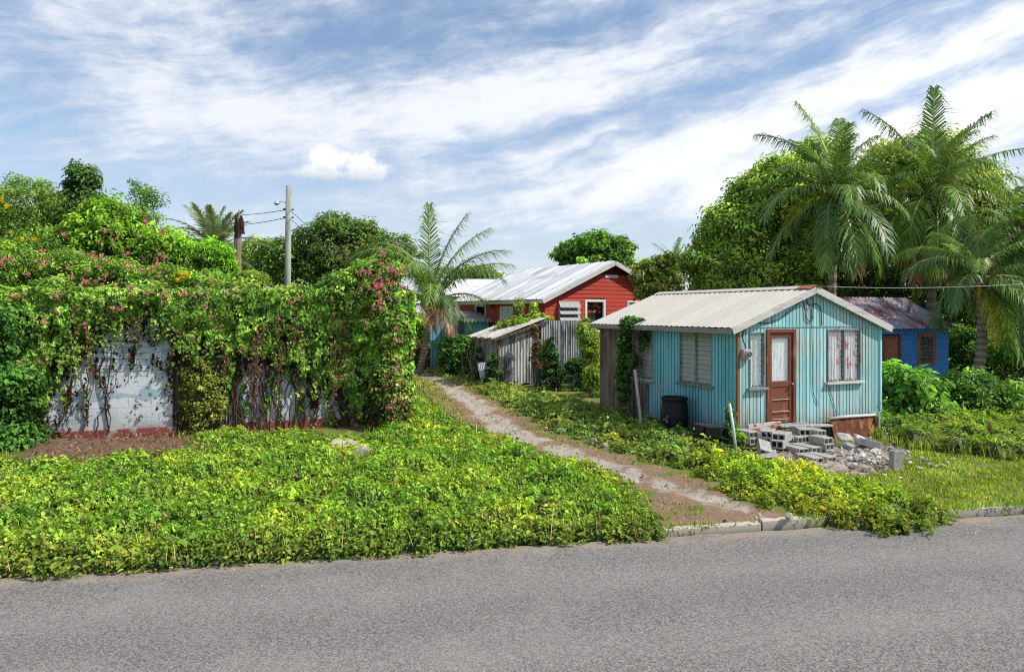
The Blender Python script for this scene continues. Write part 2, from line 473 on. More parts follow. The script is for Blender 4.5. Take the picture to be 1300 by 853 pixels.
def bed(name, label, cat, poly, dens, leaf, hfun, cols, seed, w=None, ragged=.18, ramp=.35, inside=None, kind='stuff', base_col=(.03, .045, .012), depth=.14, shape=6, ratio=.62, tall=.0, lumscale=1.0, spill=False):
    """a spreading mat of creeper: a low mound with leaves heaped on it"""
    r = np.random.default_rng(seed); p = np.array(poly)
    lo, hi = p.min(0) - .2, p.max(0) + .2
    A = (hi - lo).prod(); n = int(A * dens)
    x = r.uniform(lo[0], hi[0], n); y = r.uniform(lo[1], hi[1], n)
    def field(x, y):
        d = segdist(x, y, poly); d = np.where(inpoly(x, y, poly), d, -d)
        d = d + ragged * sn(x, y, .9, seed + 5, 4)
        hh = np.maximum(hfun(x, y), .03) * np.clip(d / ramp, 0, 1) ** .8
        return d, hh
    d, hh = field(x, y)
    near = y  # thin out with distance: leaves get bigger and fewer far away
    keepp = np.clip((11.0 / near) ** 1.3, .12, 1)
    gap = np.clip((sn(x, y, .8, seed + 31, 4) - .55) / .25, 0, .8)
    k = (d > -.02) & (r.random(n) < keepp * (1 - gap)) & ((d > .12) | (r.random(n) < .55))
    x, y, d, hh, kp, gapk = x[k], y[k], d[k], hh[k], keepp[k], gap[k]; n = len(x)
    e = .04; gx = (field(x + e, y)[1] - hh) / e; gy = (field(x, y + e)[1] - hh) / e
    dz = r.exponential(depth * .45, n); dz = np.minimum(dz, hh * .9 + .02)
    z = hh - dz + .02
    if tall: z = z + (r.random(n) < .06) * r.uniform(0, tall, n)
    if spill: z = z - r.uniform(0, .16, n) * np.clip((yroad(x) + .16 - y) / .12, 0, 1) * (r.random(n) < .8)
    nr = norm(np.stack([-gx * .9, -gy * .9, np.ones(n)], 1) + r.normal(0, .36, (n, 3)))
    dv = norm(r.normal(size=(n, 3)) + np.stack([-gx, -gy, -.2 * np.ones(n)], 1) * .5)
    clump = sn(x, y, .55, seed + 9, 4); patch = sn(x, y, 2.6, seed + 11, 3)
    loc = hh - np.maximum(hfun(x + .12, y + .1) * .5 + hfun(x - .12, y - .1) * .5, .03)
    col = palette(n, cols, r, .15, w) * np.exp(.2 * clump + .18 * patch - dz * 3.6 + np.clip(loc * 4, -.5, .3))[:, None] * lumscale  # deeper leaves and hollows darkened: shade put into the leaf colour
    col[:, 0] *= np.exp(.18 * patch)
    col = np.clip(col, .003, .9)
    L = leaf * np.exp(r.normal(-.05, .36, n)) / np.sqrt(kp)
    L = np.where((r.random(n) < .10) & (sn(x, y, .7, seed + 61, 3) > .35), L * 1.7, L)
    dry = r.random(n) < .03 + .05 * (gapk > .1); col[dry] = palette(dry.sum(), [(.16, .09, .04), (.26, .17, .07), (.09, .05, .03)], r, .2)
    t = leaves(name, np.stack([x, y, z], 1), dv, nr, L, L * ratio, col, None, LEAF, shape)
    # dark underlay sheet below the leaves, closing the gaps
    gs = .12; nx, ny = int((hi[0] - lo[0]) / gs) + 1, int((hi[1] - lo[1]) / gs) + 1
    xs = np.linspace(lo[0], hi[0], nx); ys = np.linspace(lo[1], hi[1], ny)
    X, Y = np.meshgrid(xs, ys, indexing='ij'); dd, h2 = field(X.ravel(), Y.ravel())
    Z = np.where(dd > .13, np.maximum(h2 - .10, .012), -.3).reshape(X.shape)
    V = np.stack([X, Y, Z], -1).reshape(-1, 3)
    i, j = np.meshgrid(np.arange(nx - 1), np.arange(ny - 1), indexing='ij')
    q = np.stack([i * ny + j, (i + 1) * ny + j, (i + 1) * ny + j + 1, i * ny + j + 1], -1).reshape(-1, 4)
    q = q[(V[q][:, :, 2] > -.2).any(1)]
    u = raw_mesh('underlay_tmp', V, q.ravel(), np.arange(len(q)) * 4, np.full(len(q), 4), np.tile(base_col, (len(V), 1)), LEAF)
    # join both into the one mat
    bm = bmesh.new(); bm.from_mesh(t.data); bm.from_mesh(u.data); bm.to_mesh(t.data); bm.free()
    m = u.data; bpy.data.objects.remove(u); bpy.data.meshes.remove(m)
    return tag(t, label, cat, None, kind)

# ================================================================== SETTING
def yroad(x): return 9.21 + .1986 * x
# path and dirt lines, read on the ground
LEFT_EDGE = [G(*q) for q in [(854, 677), (834, 653), (815, 625), (782, 603), (738, 592), (690, 577), (657, 563), (623, 553), (594, 544), (572, 529), (546, 507), (524, 485), (513, 470)]]
RIGHT_EDGE = [G(*q) for q in [(1010, 660), (985, 652), (930, 636), (902, 615), (850, 597), (819, 588), (762, 570), (705, 552), (657, 526), (609, 500), (590, 486)]]
TRACK = [G(*q) for q in [(980, 664), (955, 652), (900, 634), (850, 621), (800, 603), (760, 588), (700, 569), (655, 552), (622, 530), (596, 508), (566, 488), (535, 474), (520, 466)]]

def ground():
    xs = np.unique(np.concatenate([[-900, -300, -120, -60, -30, -18], np.arange(-12, 14.01, .1), [18, 30, 60, 120, 300, 900]]))
    ys = np.unique(np.concatenate([[-60, -10, 3], np.arange(7, 24, .1), np.arange(24, 46, .2), [55, 80, 130, 300, 900, 2500]]))
    X, Y = np.meshgrid(xs, ys, indexing='ij'); x, y = X.ravel(), Y.ravel()
    path = np.array(LEFT_EDGE + RIGHT_EDGE[::-1])
    din = np.where(inpoly(x, y, path), 1, -1) * segdist(x, y, path)
    dtr = segdist(x, y, TRACK, False)
    w = np.interp(y, [10, 11.5, 13.5, 16, 30], [.27, .27, .40, .46, .5]) + .12 * sn(x, y, 2.2, 3)
    gravel = np.clip((w - dtr + .16 * sn(x, y, .6, 4)) / .28, 0, 1)
    # broken patches of the track where dirt and weeds cross it
    gravel *= np.clip(1.0 + np.where(y < 12, .35, .75) * sn(x, y, 1.5, 17), 0, 1)
    grassy = np.clip((.15 - din) / .4, 0, 1)
    grassy = np.maximum(grassy, np.clip(sn(x, y, 1.1, 8) * 1.2 - .2, 0, .85) * (dtr > .35))
    # pale rubble dirt in front of the blue house
    rub = [G(1000, 604), G(1050, 609), G(1110, 603), G(1150, 588), G(1140, 574), G(1100, 564), G(1000, 568), G(945, 575)]
    drub = np.where(inpoly(x, y, rub), 1, -1) * segdist(x, y, rub)
    rubm = np.clip((drub + .3 * sn(x, y, .7, 21) + .1) / .35, 0, 1)
    gravel = np.maximum(gravel, rubm * (.62 + .4 * sn(x, y, .35, 77)))
    grassy *= (1 - rubm)
    mound = [G(30, 585), G(100, 600), G(230, 585), G(330, 575), G(330, 560), G(60, 562)]
    dm = np.where(inpoly(x, y, mound), 1, -1) * segdist(x, y, mound)
    mm = np.clip((dm + .25) / .5, 0, 1); grassy *= (1 - mm)
    z = .03 * sn(x, y, 1.6, 12) * np.clip((y - yroad(x) - .3) / 1.0, 0, 1) + mm * .12 * (1 + .6 * sn(x, y, .5, 33)) + rubm * .05 * (1 + sn(x, y, .4, 34))
    z = z - .07 * np.clip((.25 - dtr) / .25, 0, 1) * (gravel > .3) * .4
    far = (np.abs(x) > 14) | (y > 46); z = np.where(far, 0, z)
    z = np.where(y < yroad(x) + .16, -.3, z)
    C = np.stack([gravel, grassy, mm], 1)
    nx, ny = len(xs), len(ys)
    i, j = np.meshgrid(np.arange(nx - 1), np.arange(ny - 1), indexing='ij')
    q = np.stack([i * ny + j, (i + 1) * ny + j, (i + 1) * ny + j + 1, i * ny + j + 1], -1).reshape(-1, 4)
    m, t, b = mat('yard_ground')
    s = t.new('ShaderNodeSeparateColor'); t.l.new(t.attr(), s.inputs[0])
    v = t.coord((1, 1, 1)); n1 = t.noise(v, 9, 6, .7); n2 = t.noise(v, 55, 4, .7); n3 = t.noise(v, 2.2, 5)
    dirt = t.mix(n1, (.15, .085, .055), (.32, .21, .14)); dirt = t.mix(t.ramp(n2, .56, .66), dirt, (.44, .38, .31))
    dirt = t.mix(t.ramp(n2, .36, .3), dirt, (.06, .035, .02))
    grav = t.mix(n1, (.27, .235, .19), (.53, .48, .41)); grav = t.mix(t.ramp(n2, .42, .34), grav, (.2, .16, .12))
    grs = t.mix(n1, (.08, .12, .022), (.2, .24, .055)); grs = t.mix(t.ramp(n3, .5, .65), grs, (.24, .19, .09))
    g2 = t.ramp(t.math('ADD', s.outputs[0], t.math('MULTIPLY', t.math('SUBTRACT', n1, .5), .7)), .12, .85)
    g1 = t.ramp(t.math('ADD', s.outputs[1], t.math('MULTIPLY', t.math('SUBTRACT', n1, .5), .9)), .35, .65)
    c = t.mix(g1, dirt, grs); c = t.mix(g2, c, grav)
    mcol = t.mix(n1, (.09, .05, .035), (.26, .17, .11)); c = t.mix(s.outputs[2], c, mcol)
    t.put(b.inputs['Base Color'], c); b.inputs['Roughness'].default_value = .95; b.inputs['Specular IOR Level'].default_value = .1
    t.put(b.inputs['Normal'], t.bump(t.math('ADD', n2, t.math('MULTIPLY', n1, 1.5)), .6, .03))
    o = raw_mesh('ground', np.stack([x, y, z], 1), q.ravel(), np.arange(len(q)) * 4, np.full(len(q), 4), C, m, smooth=True)
    tag(o, kind='structure')
ground()

def road():
    m, t, b = mat('asphalt')
    v = t.coord((1, 1, 1)); n1 = t.noise(v, 160, 3, .75); n2 = t.noise(v, 1.1, 6, .6); n3 = t.noise(t.coord((.25, 3.0, 1), rot=(0, 0, -.196)), 1.2, 5)
    vo = t.new('ShaderNodeTexVoronoi'); t.l.new(v, vo.inputs['Vector']); vo.inputs['Scale'].default_value = 72
    vc = t.new('ShaderNodeSeparateColor'); t.l.new(vo.outputs['Color'], vc.inputs[0])
    c = t.mix(vc.outputs[0], (.095, .088, .083), (.37, .345, .32))
    c = t.mix(t.ramp(n1, .35, .65), t.mix(.6, c, (.05, .048, .046)), c)
    c = t.mix(t.math('MULTIPLY', t.ramp(n2, .45, .7), .15), c, (.38, .355, .33))
    c = t.mix(t.math('MULTIPLY', t.ramp(n3, .48, .7), .2), c, (.19, .18, .175))
    sp = t.new('ShaderNodeSeparateXYZ'); t.l.new(t.coord((1, 1, 1)), sp.inputs[0])
    dist = t.math('SUBTRACT', t.math('MULTIPLY_ADD', sp.outputs[0], .1986, 9.21), sp.outputs[1])   # metres in from the far edge
    wander = t.math('MULTIPLY', t.math('SUBTRACT', n2, .5), .5)
    def band(c0, wd): return t.math('EXPONENT', t.math('MULTIPLY', t.math('POWER', t.math('DIVIDE', t.math('SUBTRACT', t.math('ADD', dist, wander), c0), wd), 2.0), -1.0))
    c = t.mix(t.math('MULTIPLY', t.math('ADD', band(1.25, .42), band(2.9, .42)), .13), c, (.36, .34, .32))
    c = t.mix(t.math('MULTIPLY', band(2.05, .35), .12), c, (.12, .115, .11))
    c = t.mix(t.math('MULTIPLY', t.ramp(t.math('ADD', dist, t.math('MULTIPLY', t.math('SUBTRACT', t.noise(v, 3.5, 6, .7), .5), 1.2)), .42, .0), .6), c, (.34, .27, .20))
    t.put(b.inputs['Base Color'], c); b.inputs['Roughness'].default_value = .85; b.inputs['Specular IOR Level'].default_value = .25
    t.put(b.inputs['Normal'], t.bump(t.math('ADD', n1, vc.outputs[0]), .5, .006))
    xs = np.concatenate([[-300, -60, -20], np.arange(-10, 14, .15), [20, 60, 300]])
    mb = MB(); A = []
    for x in xs:
        wob = .012 * math.sin(x * 3.1) + .012 * math.sin(x * 7.7 + 1) + .008 * math.sin(x * 19)
        A.append([(x, yroad(x) + wob, -.121), (x, yroad(x) - .5, -.12), (x, yroad(x) - 3, -.1), (x, yroad(x) - 7.5, -.12)])
    mb.grid(A, flip=True)
    tag(mb.build('road', m, smooth=True), kind='structure')
    mk = MB(); rr = np.random.default_rng(3)
    x = 1.6
    while x < 16:
        ln = rr.uniform(1.6, 3.4); o = rr.normal(0, .012)
        y0 = lambda q: yroad(q) + .07 + .012 * max(q - 2, 0) + o
        zt = -.035 + rr.normal(0, .008)
        a0, a1 = x + .012, x + ln - .012
        P8 = [(a0, y0(a0), -.3), (a1, y0(a1), -.3), (a1, y0(a1) + .15, -.3), (a0, y0(a0) + .15, -.3)]
        T8 = [(p[0], p[1] + (.012 if i < 2 else 0), zt + rr.normal(0, .006)) for i, p in enumerate(P8)]
        b0 = len(mk.v)
        mk.v += P8 + T8; mk.c += [(.16, .15, .13)] * 4 + [(.9, .88, .82)] * 4  # dark face and pale top: light and shade put into vertex colour
        for q in ((4, 5, 6, 7), (0, 1, 5, 4), (1, 2, 6, 5), (2, 3, 7, 6), (3, 0, 4, 7)):
            mk.f.append(tuple(b0 + i for i in q)); mk.m.append(0)
        x += ln
    km = weathered('kerb_concrete', (.56, .52, .46), (.40, .37, .32), .42, (5, 5, 5), 1.5, .9, (.2, .17, .13), .3, soft=.2)
    tag(mk.build('kerb', km, bevel=.012), kind='structure')
road()

# ------------------------------------------------------------------ sky and sun
SUN_EL, SUN_AZ = 48.0, -12.0      # azimuth measured from +X towards +Y
def world():
    w = bpy.data.worlds.new('World'); S.world = w; w.use_nodes = True
    t = NT(w.node_tree); t.n.clear()
    out = t.new('ShaderNodeOutputWorld'); bg = t.new('ShaderNodeBackground'); bg.inputs[1].default_value = .12
    t.l.new(bg.outputs[0], out.inputs[0])
    sky = t.new('ShaderNodeTexSky', sky_type='NISHITA'); sky.sun_disc = False
    sky.sun_elevation = R(SUN_EL); sky.sun_rotation = R(90 - SUN_AZ); sky.air_density = 1.0; sky.dust_density = .8; sky.ozone_density = 2.0
    tc = t.new('ShaderNodeTexCoord'); sp = t.new('ShaderNodeSeparateXYZ'); t.l.new(tc.outputs['Generated'], sp.inputs[0])
    az = t.math('ARCTAN2', sp.outputs[0], sp.outputs[1]); el = t.math('ARCSINE', sp.outputs[2])
    def comb(a, b, c=0.0):
        n = t.new('ShaderNodeCombineXYZ'); t.put(n.inputs[0], a); t.put(n.inputs[1], b); t.put(n.inputs[2], c); return n.outputs[0]
    def ae(px, py):
        dx, dz = (px - 650) / F, (HY - py) / F
        return math.atan(dx), math.asin(dz / math.sqrt(1 + dx * dx + dz * dz))
    def gauss(px, py, sx, sy, ang, amp):
        """soft elongated blob, sizes in photo px, ang in degrees up to the right"""
        a0, e0 = ae(px, py); c, s = math.cos(R(ang)), math.sin(R(ang))
        da = t.math('SUBTRACT', az, a0); de = t.math('SUBTRACT', el, e0)
        u = t.math('MULTIPLY', t.math('ADD', t.math('MULTIPLY', da, c), t.math('MULTIPLY', de, s)), F / sx)
        v = t.math('MULTIPLY', t.math('SUBTRACT', t.math('MULTIPLY', de, c), t.math('MULTIPLY', da, s)), F / sy)
        q = t.math('ADD', t.math('MULTIPLY', u, u), t.math('MULTIPLY', v, v))
        return t.math('MULTIPLY', t.math('EXPONENT', t.math('MULTIPLY', q, -1.0)), amp)
    # streaky cirrus: fine noise drawn out along a slightly rising direction, bent by a slow noise
    warp = t.noise(comb(t.math('MULTIPLY', az, 2.0), t.math('MULTIPLY', el, 5.0)), 1.6, 3)
    wr = t.math('MULTIPLY', t.math('SUBTRACT', warp, .5), .10)
    def streak(ang, ku, kv, sc, det, rough, seed, dist=.5):
        c, s = math.cos(R(ang)), math.sin(R(ang))
        u = t.math('ADD', t.math('MULTIPLY', az, c), t.math('MULTIPLY', el, s))
        v = t.math('ADD', t.math('SUBTRACT', t.math('MULTIPLY', el, c), t.math('MULTIPLY', az, s)), wr)
        return t.noise(comb(t.math('MULTIPLY', u, ku), t.math('MULTIPLY', v, kv), seed), sc, det, rough, dist)
    s1 = streak(15, 2.4, 11, 1.5, 9, .6, 1.3, .12)
    s2 = streak(11, 8, 44, 1.5, 7, .66, 4.1, .1)
    s3 = t.noise(comb(t.math('MULTIPLY', az, 5.0), t.math('MULTIPLY', el, 8.0), 7.7), 2.6, 10, .62, .1)
    cov = None
    for g in [(190, 60, 190, 75, 5, .34), (480, 145, 360, 42, 4, .36), (330, 190, 260, 40, 0, .2), (820, 75, 320, 60, 12, .14),
              (950, 210, 360, 48, 14, .44), (1230, 150, 220, 45, 16, .52), (1170, 72, 280, 20, 19, .42), (650, 110, 170, 40, 8, .22), (680, 235, 260, 40, 10, .2),
              (820, 180, 130, 30, 6, .24), (430, 60, 95, 42, 4, -.42), (30, 140, 80, 70, 0, -.34), (760, 150, 230, 15, 15, -.36), (560, 25, 110, 40, 6, -.1), (920, 115, 180, 11, 18, -.26),
              (150, 255, 260, 22, 0, -.22), (440, 235, 300, 26, 2, -.14), (1180, 112, 170, 11, 17, -.42), (760, 305, 240, 40, 0, -.32), (1000, 95, 160, 9, 19, -.3), (720, 40, 200, 14, 14, -.25)]:
        q = gauss(*g); cov = q if cov is None else t.math('ADD', cov, q)
    cl = t.math('ADD', t.math('ADD', t.math('MULTIPLY', s1, .9), t.math('MULTIPLY', s2, .72)), t.math('MULTIPLY', s3, .86))
    cl = t.math('ADD', cl, t.math('MULTIPLY', cov, .78))
    dens = t.ramp(cl, .90, 1.78)
    # thin veil towards the horizon
    veil = t.math('ADD', t.math('MULTIPLY', t.ramp(el, .30, .0), .42), .16)
    # the small heaped cumulus over the trees
    pz = t.noise(comb(t.math('MULTIPLY', az, 30.0), t.math('MULTIPLY', el, 34.0), 2.2), 1.5, 9, .58, .1)
    g1 = None
    for g in [(392, 214, 20, 15, 0, .75), (418, 203, 20, 22, 0, .95), (406, 192, 12, 11, 0, .55), (440, 212, 18, 14, 0, .6), (464, 210, 20, 19, 0, .85), (447, 224, 55, 8, 0, .45), (490, 222, 20, 14, -10, .7), (512, 240, 17, 8, -25, .5), (345, 220, 45, 8, 0, .5)]:
        q = gauss(*g); g1 = q if g1 is None else t.math('ADD', g1, q)
    cum = t.ramp(t.math('ADD', g1, t.math('MULTIPLY', t.math('SUBTRACT', pz, .5), 3.4)), .36, 1.25)
    cum = t.math('MULTIPLY', cum, t.ramp(g1, .08, .38))
    e0 = ae(430, 240)[1]; shade = t.ramp(t.math('SUBTRACT', el, t.math('MULTIPLY', t.math('SUBTRACT', pz, .5), .04)), e0 + .004, e0 + .04)
    hs = t.new('ShaderNodeHueSaturation'); t.l.new(sky.outputs[0], hs.inputs['Color']); hs.inputs['Saturation'].default_value = 1.12; hs.inputs['Value'].default_value = SKYV
    base = t.mix(1.0, hs.outputs[0], (SKYT[0], SKYT[1], SKYT[2]), 'MULTIPLY')
    hz = t.mix(veil, base, (5.7, 6.4, 7.6))
    glow = t.math('ADD', gauss(1200, 150, 520, 190, 10, .28), .0)
    ccol = t.mix(t.math('ADD', t.math('MULTIPLY', t.ramp(dens, .2, 1.0), .62), t.math('MULTIPLY', glow, 1.4), clamp=True), (5.9, 6.4, 7.4), (8.9, 9.05, 9.25))
    c = t.mix(t.math('MULTIPLY', dens, .95), hz, ccol)
    c = t.mix(t.math('MULTIPLY', cum, .9), c, t.mix(shade, (5.6, 6.0, 6.8), (9.6, 9.7, 9.8)))
    t.l.new(c, bg.inputs[0])
    s = Vector((math.cos(R(SUN_EL)) * math.cos(R(SUN_AZ)), math.cos(R(SUN_EL)) * math.sin(R(SUN_AZ)), math.sin(R(SUN_EL))))
    l = bpy.data.lights.new('sun', 'SUN'); l.energy = 5.0; l.angle = R(.55); l.color = (1, .95, .86)
    o = bpy.data.objects.new('sun', l); COL.objects.link(o); o.rotation_euler = s.to_track_quat('Z', 'Y').to_euler()
SKYV = 1.25; SKYT = (1.0, 1.0, 1.0)
world()

cam = bpy.data.cameras.new('camera'); co = bpy.data.objects.new('camera', cam); COL.objects.link(co)
co.location = (0, 0, H); co.rotation_euler = (R(90), 0, 0); cam.sensor_width = 36; cam.lens = 36 * F / 1300
cam.shift_y = -(426.5 - HY) / 1300; cam.clip_end = 6000; cam.clip_start = .1
S.camera = co
S.view_settings.view_transform = 'Standard'; S.view_settings.look = 'None'; S.view_settings.exposure = 0
S.cycles.max_bounces = 6; S.cycles.transparent_max_bounces = 12; S.cycles.diffuse_bounces = 3; S.cycles.use_denoising = False; S.cycles.sample_clamp_indirect = 4.0; S.cycles.filter_width = 1.1

# ================================================================== BUILDINGS
TEAL = (.27, .62, .66)
M_TEALWOOD = weathered('weathered_teal_boards', (.31, .62, .645), (.42, .42, .38), .42, (26, 26, .7), 1.0, .75, (.13, .2, .2), .35, bump=.25, fade=.25, splash=.75)
M_TEALTIN = weathered('teal_painted_tin', (.16, .52, .595), (.38, .46, .46), .24, (6, 6, .9), 1.0, .5, (.06, .17, .2), .35, bump=.1, fade=.1, splash=.6)
M_GREYTIN = weathered('weathered_grey_tin', (.42, .43, .43), (.16, .15, .14), .48, (7, 7, .8), 1.0, .6, (.16, .11, .08), .5, bump=.2)
M_GREYWOOD = weathered('grey_weathered_wood', (.25, .225, .2), (.12, .10, .085), .5, (18, 18, .8), 1.0, .85, (.22, .12, .07), .35, bump=.4)
M_CREAMROOF = weathered('cream_roof_tin', (.58, .545, .465), (.50, .46, .385), .40, (.8, 3.5, .8), 1.2, .6, (.42, .38, .31), .22, bump=.03, soft=.3)
M_WHITEROOF = weathered('white_roof_tin', (.78, .79, .80), (.48, .49, .5), .38, (.35, 3.0, 1), 1.2, .5, (.26, .26, .26), .45, bump=.05)
M_GREYROOF = weathered('grey_roof_tin', (.52, .50, .47), (.34, .32, .29), .45, (3, 3, 1), 1.3, .6, (.22, .2, .17), .4, bump=.1)
M_FASCIA = weathered('weathered_white_trim', (.58, .56, .53), (.36, .34, .31), .42, (3, 3, 9), 1.2, .8, (.2, .18, .16), .4, bump=.3, soft=.25)
M_SASH = weathered('worn_window_trim', (.22, .26, .25), (.15, .14, .12), .45, (9, 9, 3), 1.2, .8, (.1, .09, .08), .3)
M_RUST = weathered('rusty_iron', (.13, .045, .022), (.27, .12, .055), .45, (6, 6, 3), 1.2, .9, (.05, .02, .012), .6, bump=.5)
M_RUSTRED = weathered('rust_red_sheet', (.34, .11, .06), (.5, .42, .38), .35, (5, 5, 5), 1.0, .8, (.12, .05, .03), .4, bump=.2)
M_DOOR = weathered('brown_door_paint', (.185, .062, .035), (.30, .13, .08), .36, (9, 9, 2), 1.0, .55, (.07, .03, .02), .4, bump=.15)
M_RED = weathered('red_boards', (.48, .06, .04), (.40, .09, .07), .35, (2, 2, 7), 1.0, .6, (.3, .03, .02), .35, bump=.05)
M_DEEPBLUE = weathered('deep_blue_boards', (.045, .23, .68), (.06, .25, .66), .3, (3, 3, 4), 1.0, .6, (.012, .05, .2), .35, bump=.05)
M_WHITEPAINT = simple('white_paint', (.74, .74, .72), .6, .12, 8)
M_DARK = simple('dark_interior', (.018, .017, .016), .9, .3)  # unlit insides behind openings, their darkness put into the colour
M_CONC = weathered('concrete_block_grey', (.38, .37, .34), (.27, .26, .235), .42, (7, 7, 7), 1.2, .95, (.12, .115, .1), .35, bump=.5)
M_STONE = weathered('pale_limestone', (.46, .41, .34), (.30, .255, .20), .42, (4, 4, 4), 1.2, .95, (.2, .16, .12), .35, bump=.5)
M_BLACKPL = simple('black_plastic', (.009, .009, .010), .5, .3, 6, spec=.3)
M_STEEL = weathered('galvanised_pipe', (.5, .53, .52), (.3, .3, .28), .4, (5, 5, 5), 1, .5, (.2, .18, .15), .3, metal=.3)
M_PALEWOOD = weathered('pale_wood', (.52, .48, .42), (.3, .26, .22), .4, (20, 20, 2), 1, .8)
M_CABLE = simple('black_cable', (.02, .02, .022), .6, .1)
M_POLE = weathered('green_grey_pole', (.33, .36, .30), (.22, .23, .19), .45, (12, 12, .8), 1, .9, (.12, .1, .08), .35, bump=.2)

def curtain_mat(name, c0, c1, dens, scale=14):
    m, t, b = mat(name)
    n = t.noise(t.coord((1, 1, .6)), scale, 4, .6); n2 = t.noise(t.coord((9, 9, .5)), 1.5, 3)
    c = t.mix(t.ramp(n, dens, dens + .07), c0, c1)
    c = t.mix(t.math('MULTIPLY', t.ramp(n2, .45, .75), .5), c, tuple(x * .45 for x in c0))
    t.put(b.inputs['Base Color'], c); b.inputs['Roughness'].default_value = .9
    return m
M_LACE = curtain_mat('white_lace', (.82, .84, .82), (.5, .54, .54), .55, 22)
M_FLORAL = curtain_mat('floral_curtain', (.85, .80, .80), (.72, .14, .22), .53, 8)
M_BEIGE = curtain_mat('beige_blind', (.50, .48, .40), (.36, .34, .28), .5, 6)
M_GLASSY = glass_mat('louvre_glass', (.55, .6, .6), .86)

M_SLAT = glass_mat('dusty_slat', (.40, .43, .36), .42)
def in_frame(u0, u1, v0, v1, O, U, N):
    """mapping for things set into a wall: (along, up, out) -> local point"""
    O, U, N = (np.array(a, float) for a in (O, U, N))
    return lambda u, v, d: tuple(O + U * u + N * d + np.array([0, 0, v]))
def bar(mb, f, u0, u1, v0, v1, d0, d1, col=(1, 1, 1)):
    p = [f(u, v, d) for d in (d0, d1) for v in (v0, v1) for u in (u0, u1)]
    b = len(mb.v); mb.v += p; mb.c += [tuple(col)] * 8
    for q in ((0, 1, 3, 2), (4, 6, 7, 5), (0, 4, 5, 1), (2, 3, 7, 6), (0, 2, 6, 4), (1, 5, 7, 3)):
        mb.f.append(tuple(b + i for i in q)); mb.m.append(mb.mat)
def window(parent, O, U, N, u0, u1, v0, v1, frame_m, curtain_m=None, sill_m=None, fw=.05, mull=True, louvres=True, dark=True, label=None, sill_over=.06, backcol=None, glass=True, seed=0, gap=None, slat_m=None):
    f = in_frame(u0, u1, v0, v1, O, U, N); r = np.random.default_rng(seed + int(u0 * 100))
    mb = MB()
    bar(mb, f, u0, u0 + fw, v0, v1, -.05, .022); bar(mb, f, u1 - fw, u1, v0, v1, -.05, .024)
    bar(mb, f, u0 + fw, u1 - fw, v1 - fw, v1, -.05, .021); bar(mb, f, u0 + fw, u1 - fw, v0, v0 + fw * .6, -.05, .02)
    mid = (u0 + u1) / 2
    if mull: bar(mb, f, mid - fw * .5, mid + fw * .5, v0 + fw * .6, v1 - fw, -.048, .018)
    w = mb.build('window', frame_m, parent, bevel=.004)
    if label: w['label'] = label
    ih = (v0 + fw * .6, v1 - fw)
    if dark:
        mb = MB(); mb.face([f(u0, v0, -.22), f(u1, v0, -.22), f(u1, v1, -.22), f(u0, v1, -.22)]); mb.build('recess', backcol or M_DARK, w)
    if curtain_m:
        lanes = [(u0 + fw, mid - fw * .5), (mid + fw * .5, u1 - fw)] if mull else [(u0 + fw, u1 - fw)]
        for (a, b) in lanes:
            mb = MB(); n = 26; A = []
            g0, g1 = (a, b) if gap is None else (a, a + (b - a) * gap)
            for i in range(n + 1):
                u = g0 + (g1 - g0) * i / n; d = -.06 + .014 * math.sin(i * 1.35) + .008 * math.sin(i * 3.3 + seed)
                A.append([f(u, ih[0] + .01 + .02 * math.sin(i * .9), d), f(u, ih[1], d * .95)])
            mb.grid(A); mb.build('curtain', curtain_m, w, smooth=True)
    if glass:
        mb = MB()
        lanes = [(u0 + fw, mid - fw * .5), (mid + fw * .5, u1 - fw)] if mull else [(u0 + fw, u1 - fw)]
        for (a, b) in lanes:
            if louvres:
                k = max(4, int((ih[1] - ih[0]) / .105)); h = (ih[1] - ih[0]) / k
                for i in range(k):
                    z = ih[0] + h * i; tl = .028 + r.normal(0, .004)
                    mb.face([f(a, z + .012, .0), f(b, z + .012, .0), f(b, z + h * .97, -tl), f(a, z + h * .97, -tl)])
            else: mb.face([f(a, ih[0], -.03), f(b, ih[0], -.03), f(b, ih[1], -.03), f(a, ih[1], -.03)])
        mb.build('pane', slat_m or (M_GLASSY if louvres else GLASS), w)
    if sill_m:
        mb = MB(); bar(mb, f, u0 - sill_over, u1 + sill_over, v0 - .055, v0 - .003, -.02, .085); mb.build('sill', sill_m, w, bevel=.006)
    return w

X3, Y3, Z3 = np.array([1., 0, 0]), np.array([0, 1., 0]), np.array([0, 0, 1.])
def groove(pitch, depth, gw, seed=0):
    """boards with narrow grooves: sample positions and profile"""
    def samples(L):
        us = [0.0]; u = 0
        while u < L - 1e-4:
            for e in (u + gw * .3, u + gw, u + gw + .002, min(u + pitch, L)):
                if e <= L: us.append(e)
            u += pitch
        us.append(L); return us
    def prof(u):
        q = u % pitch
        return -depth if gw * .25 < q < gw * 1.02 else 0.0
    return samples, prof

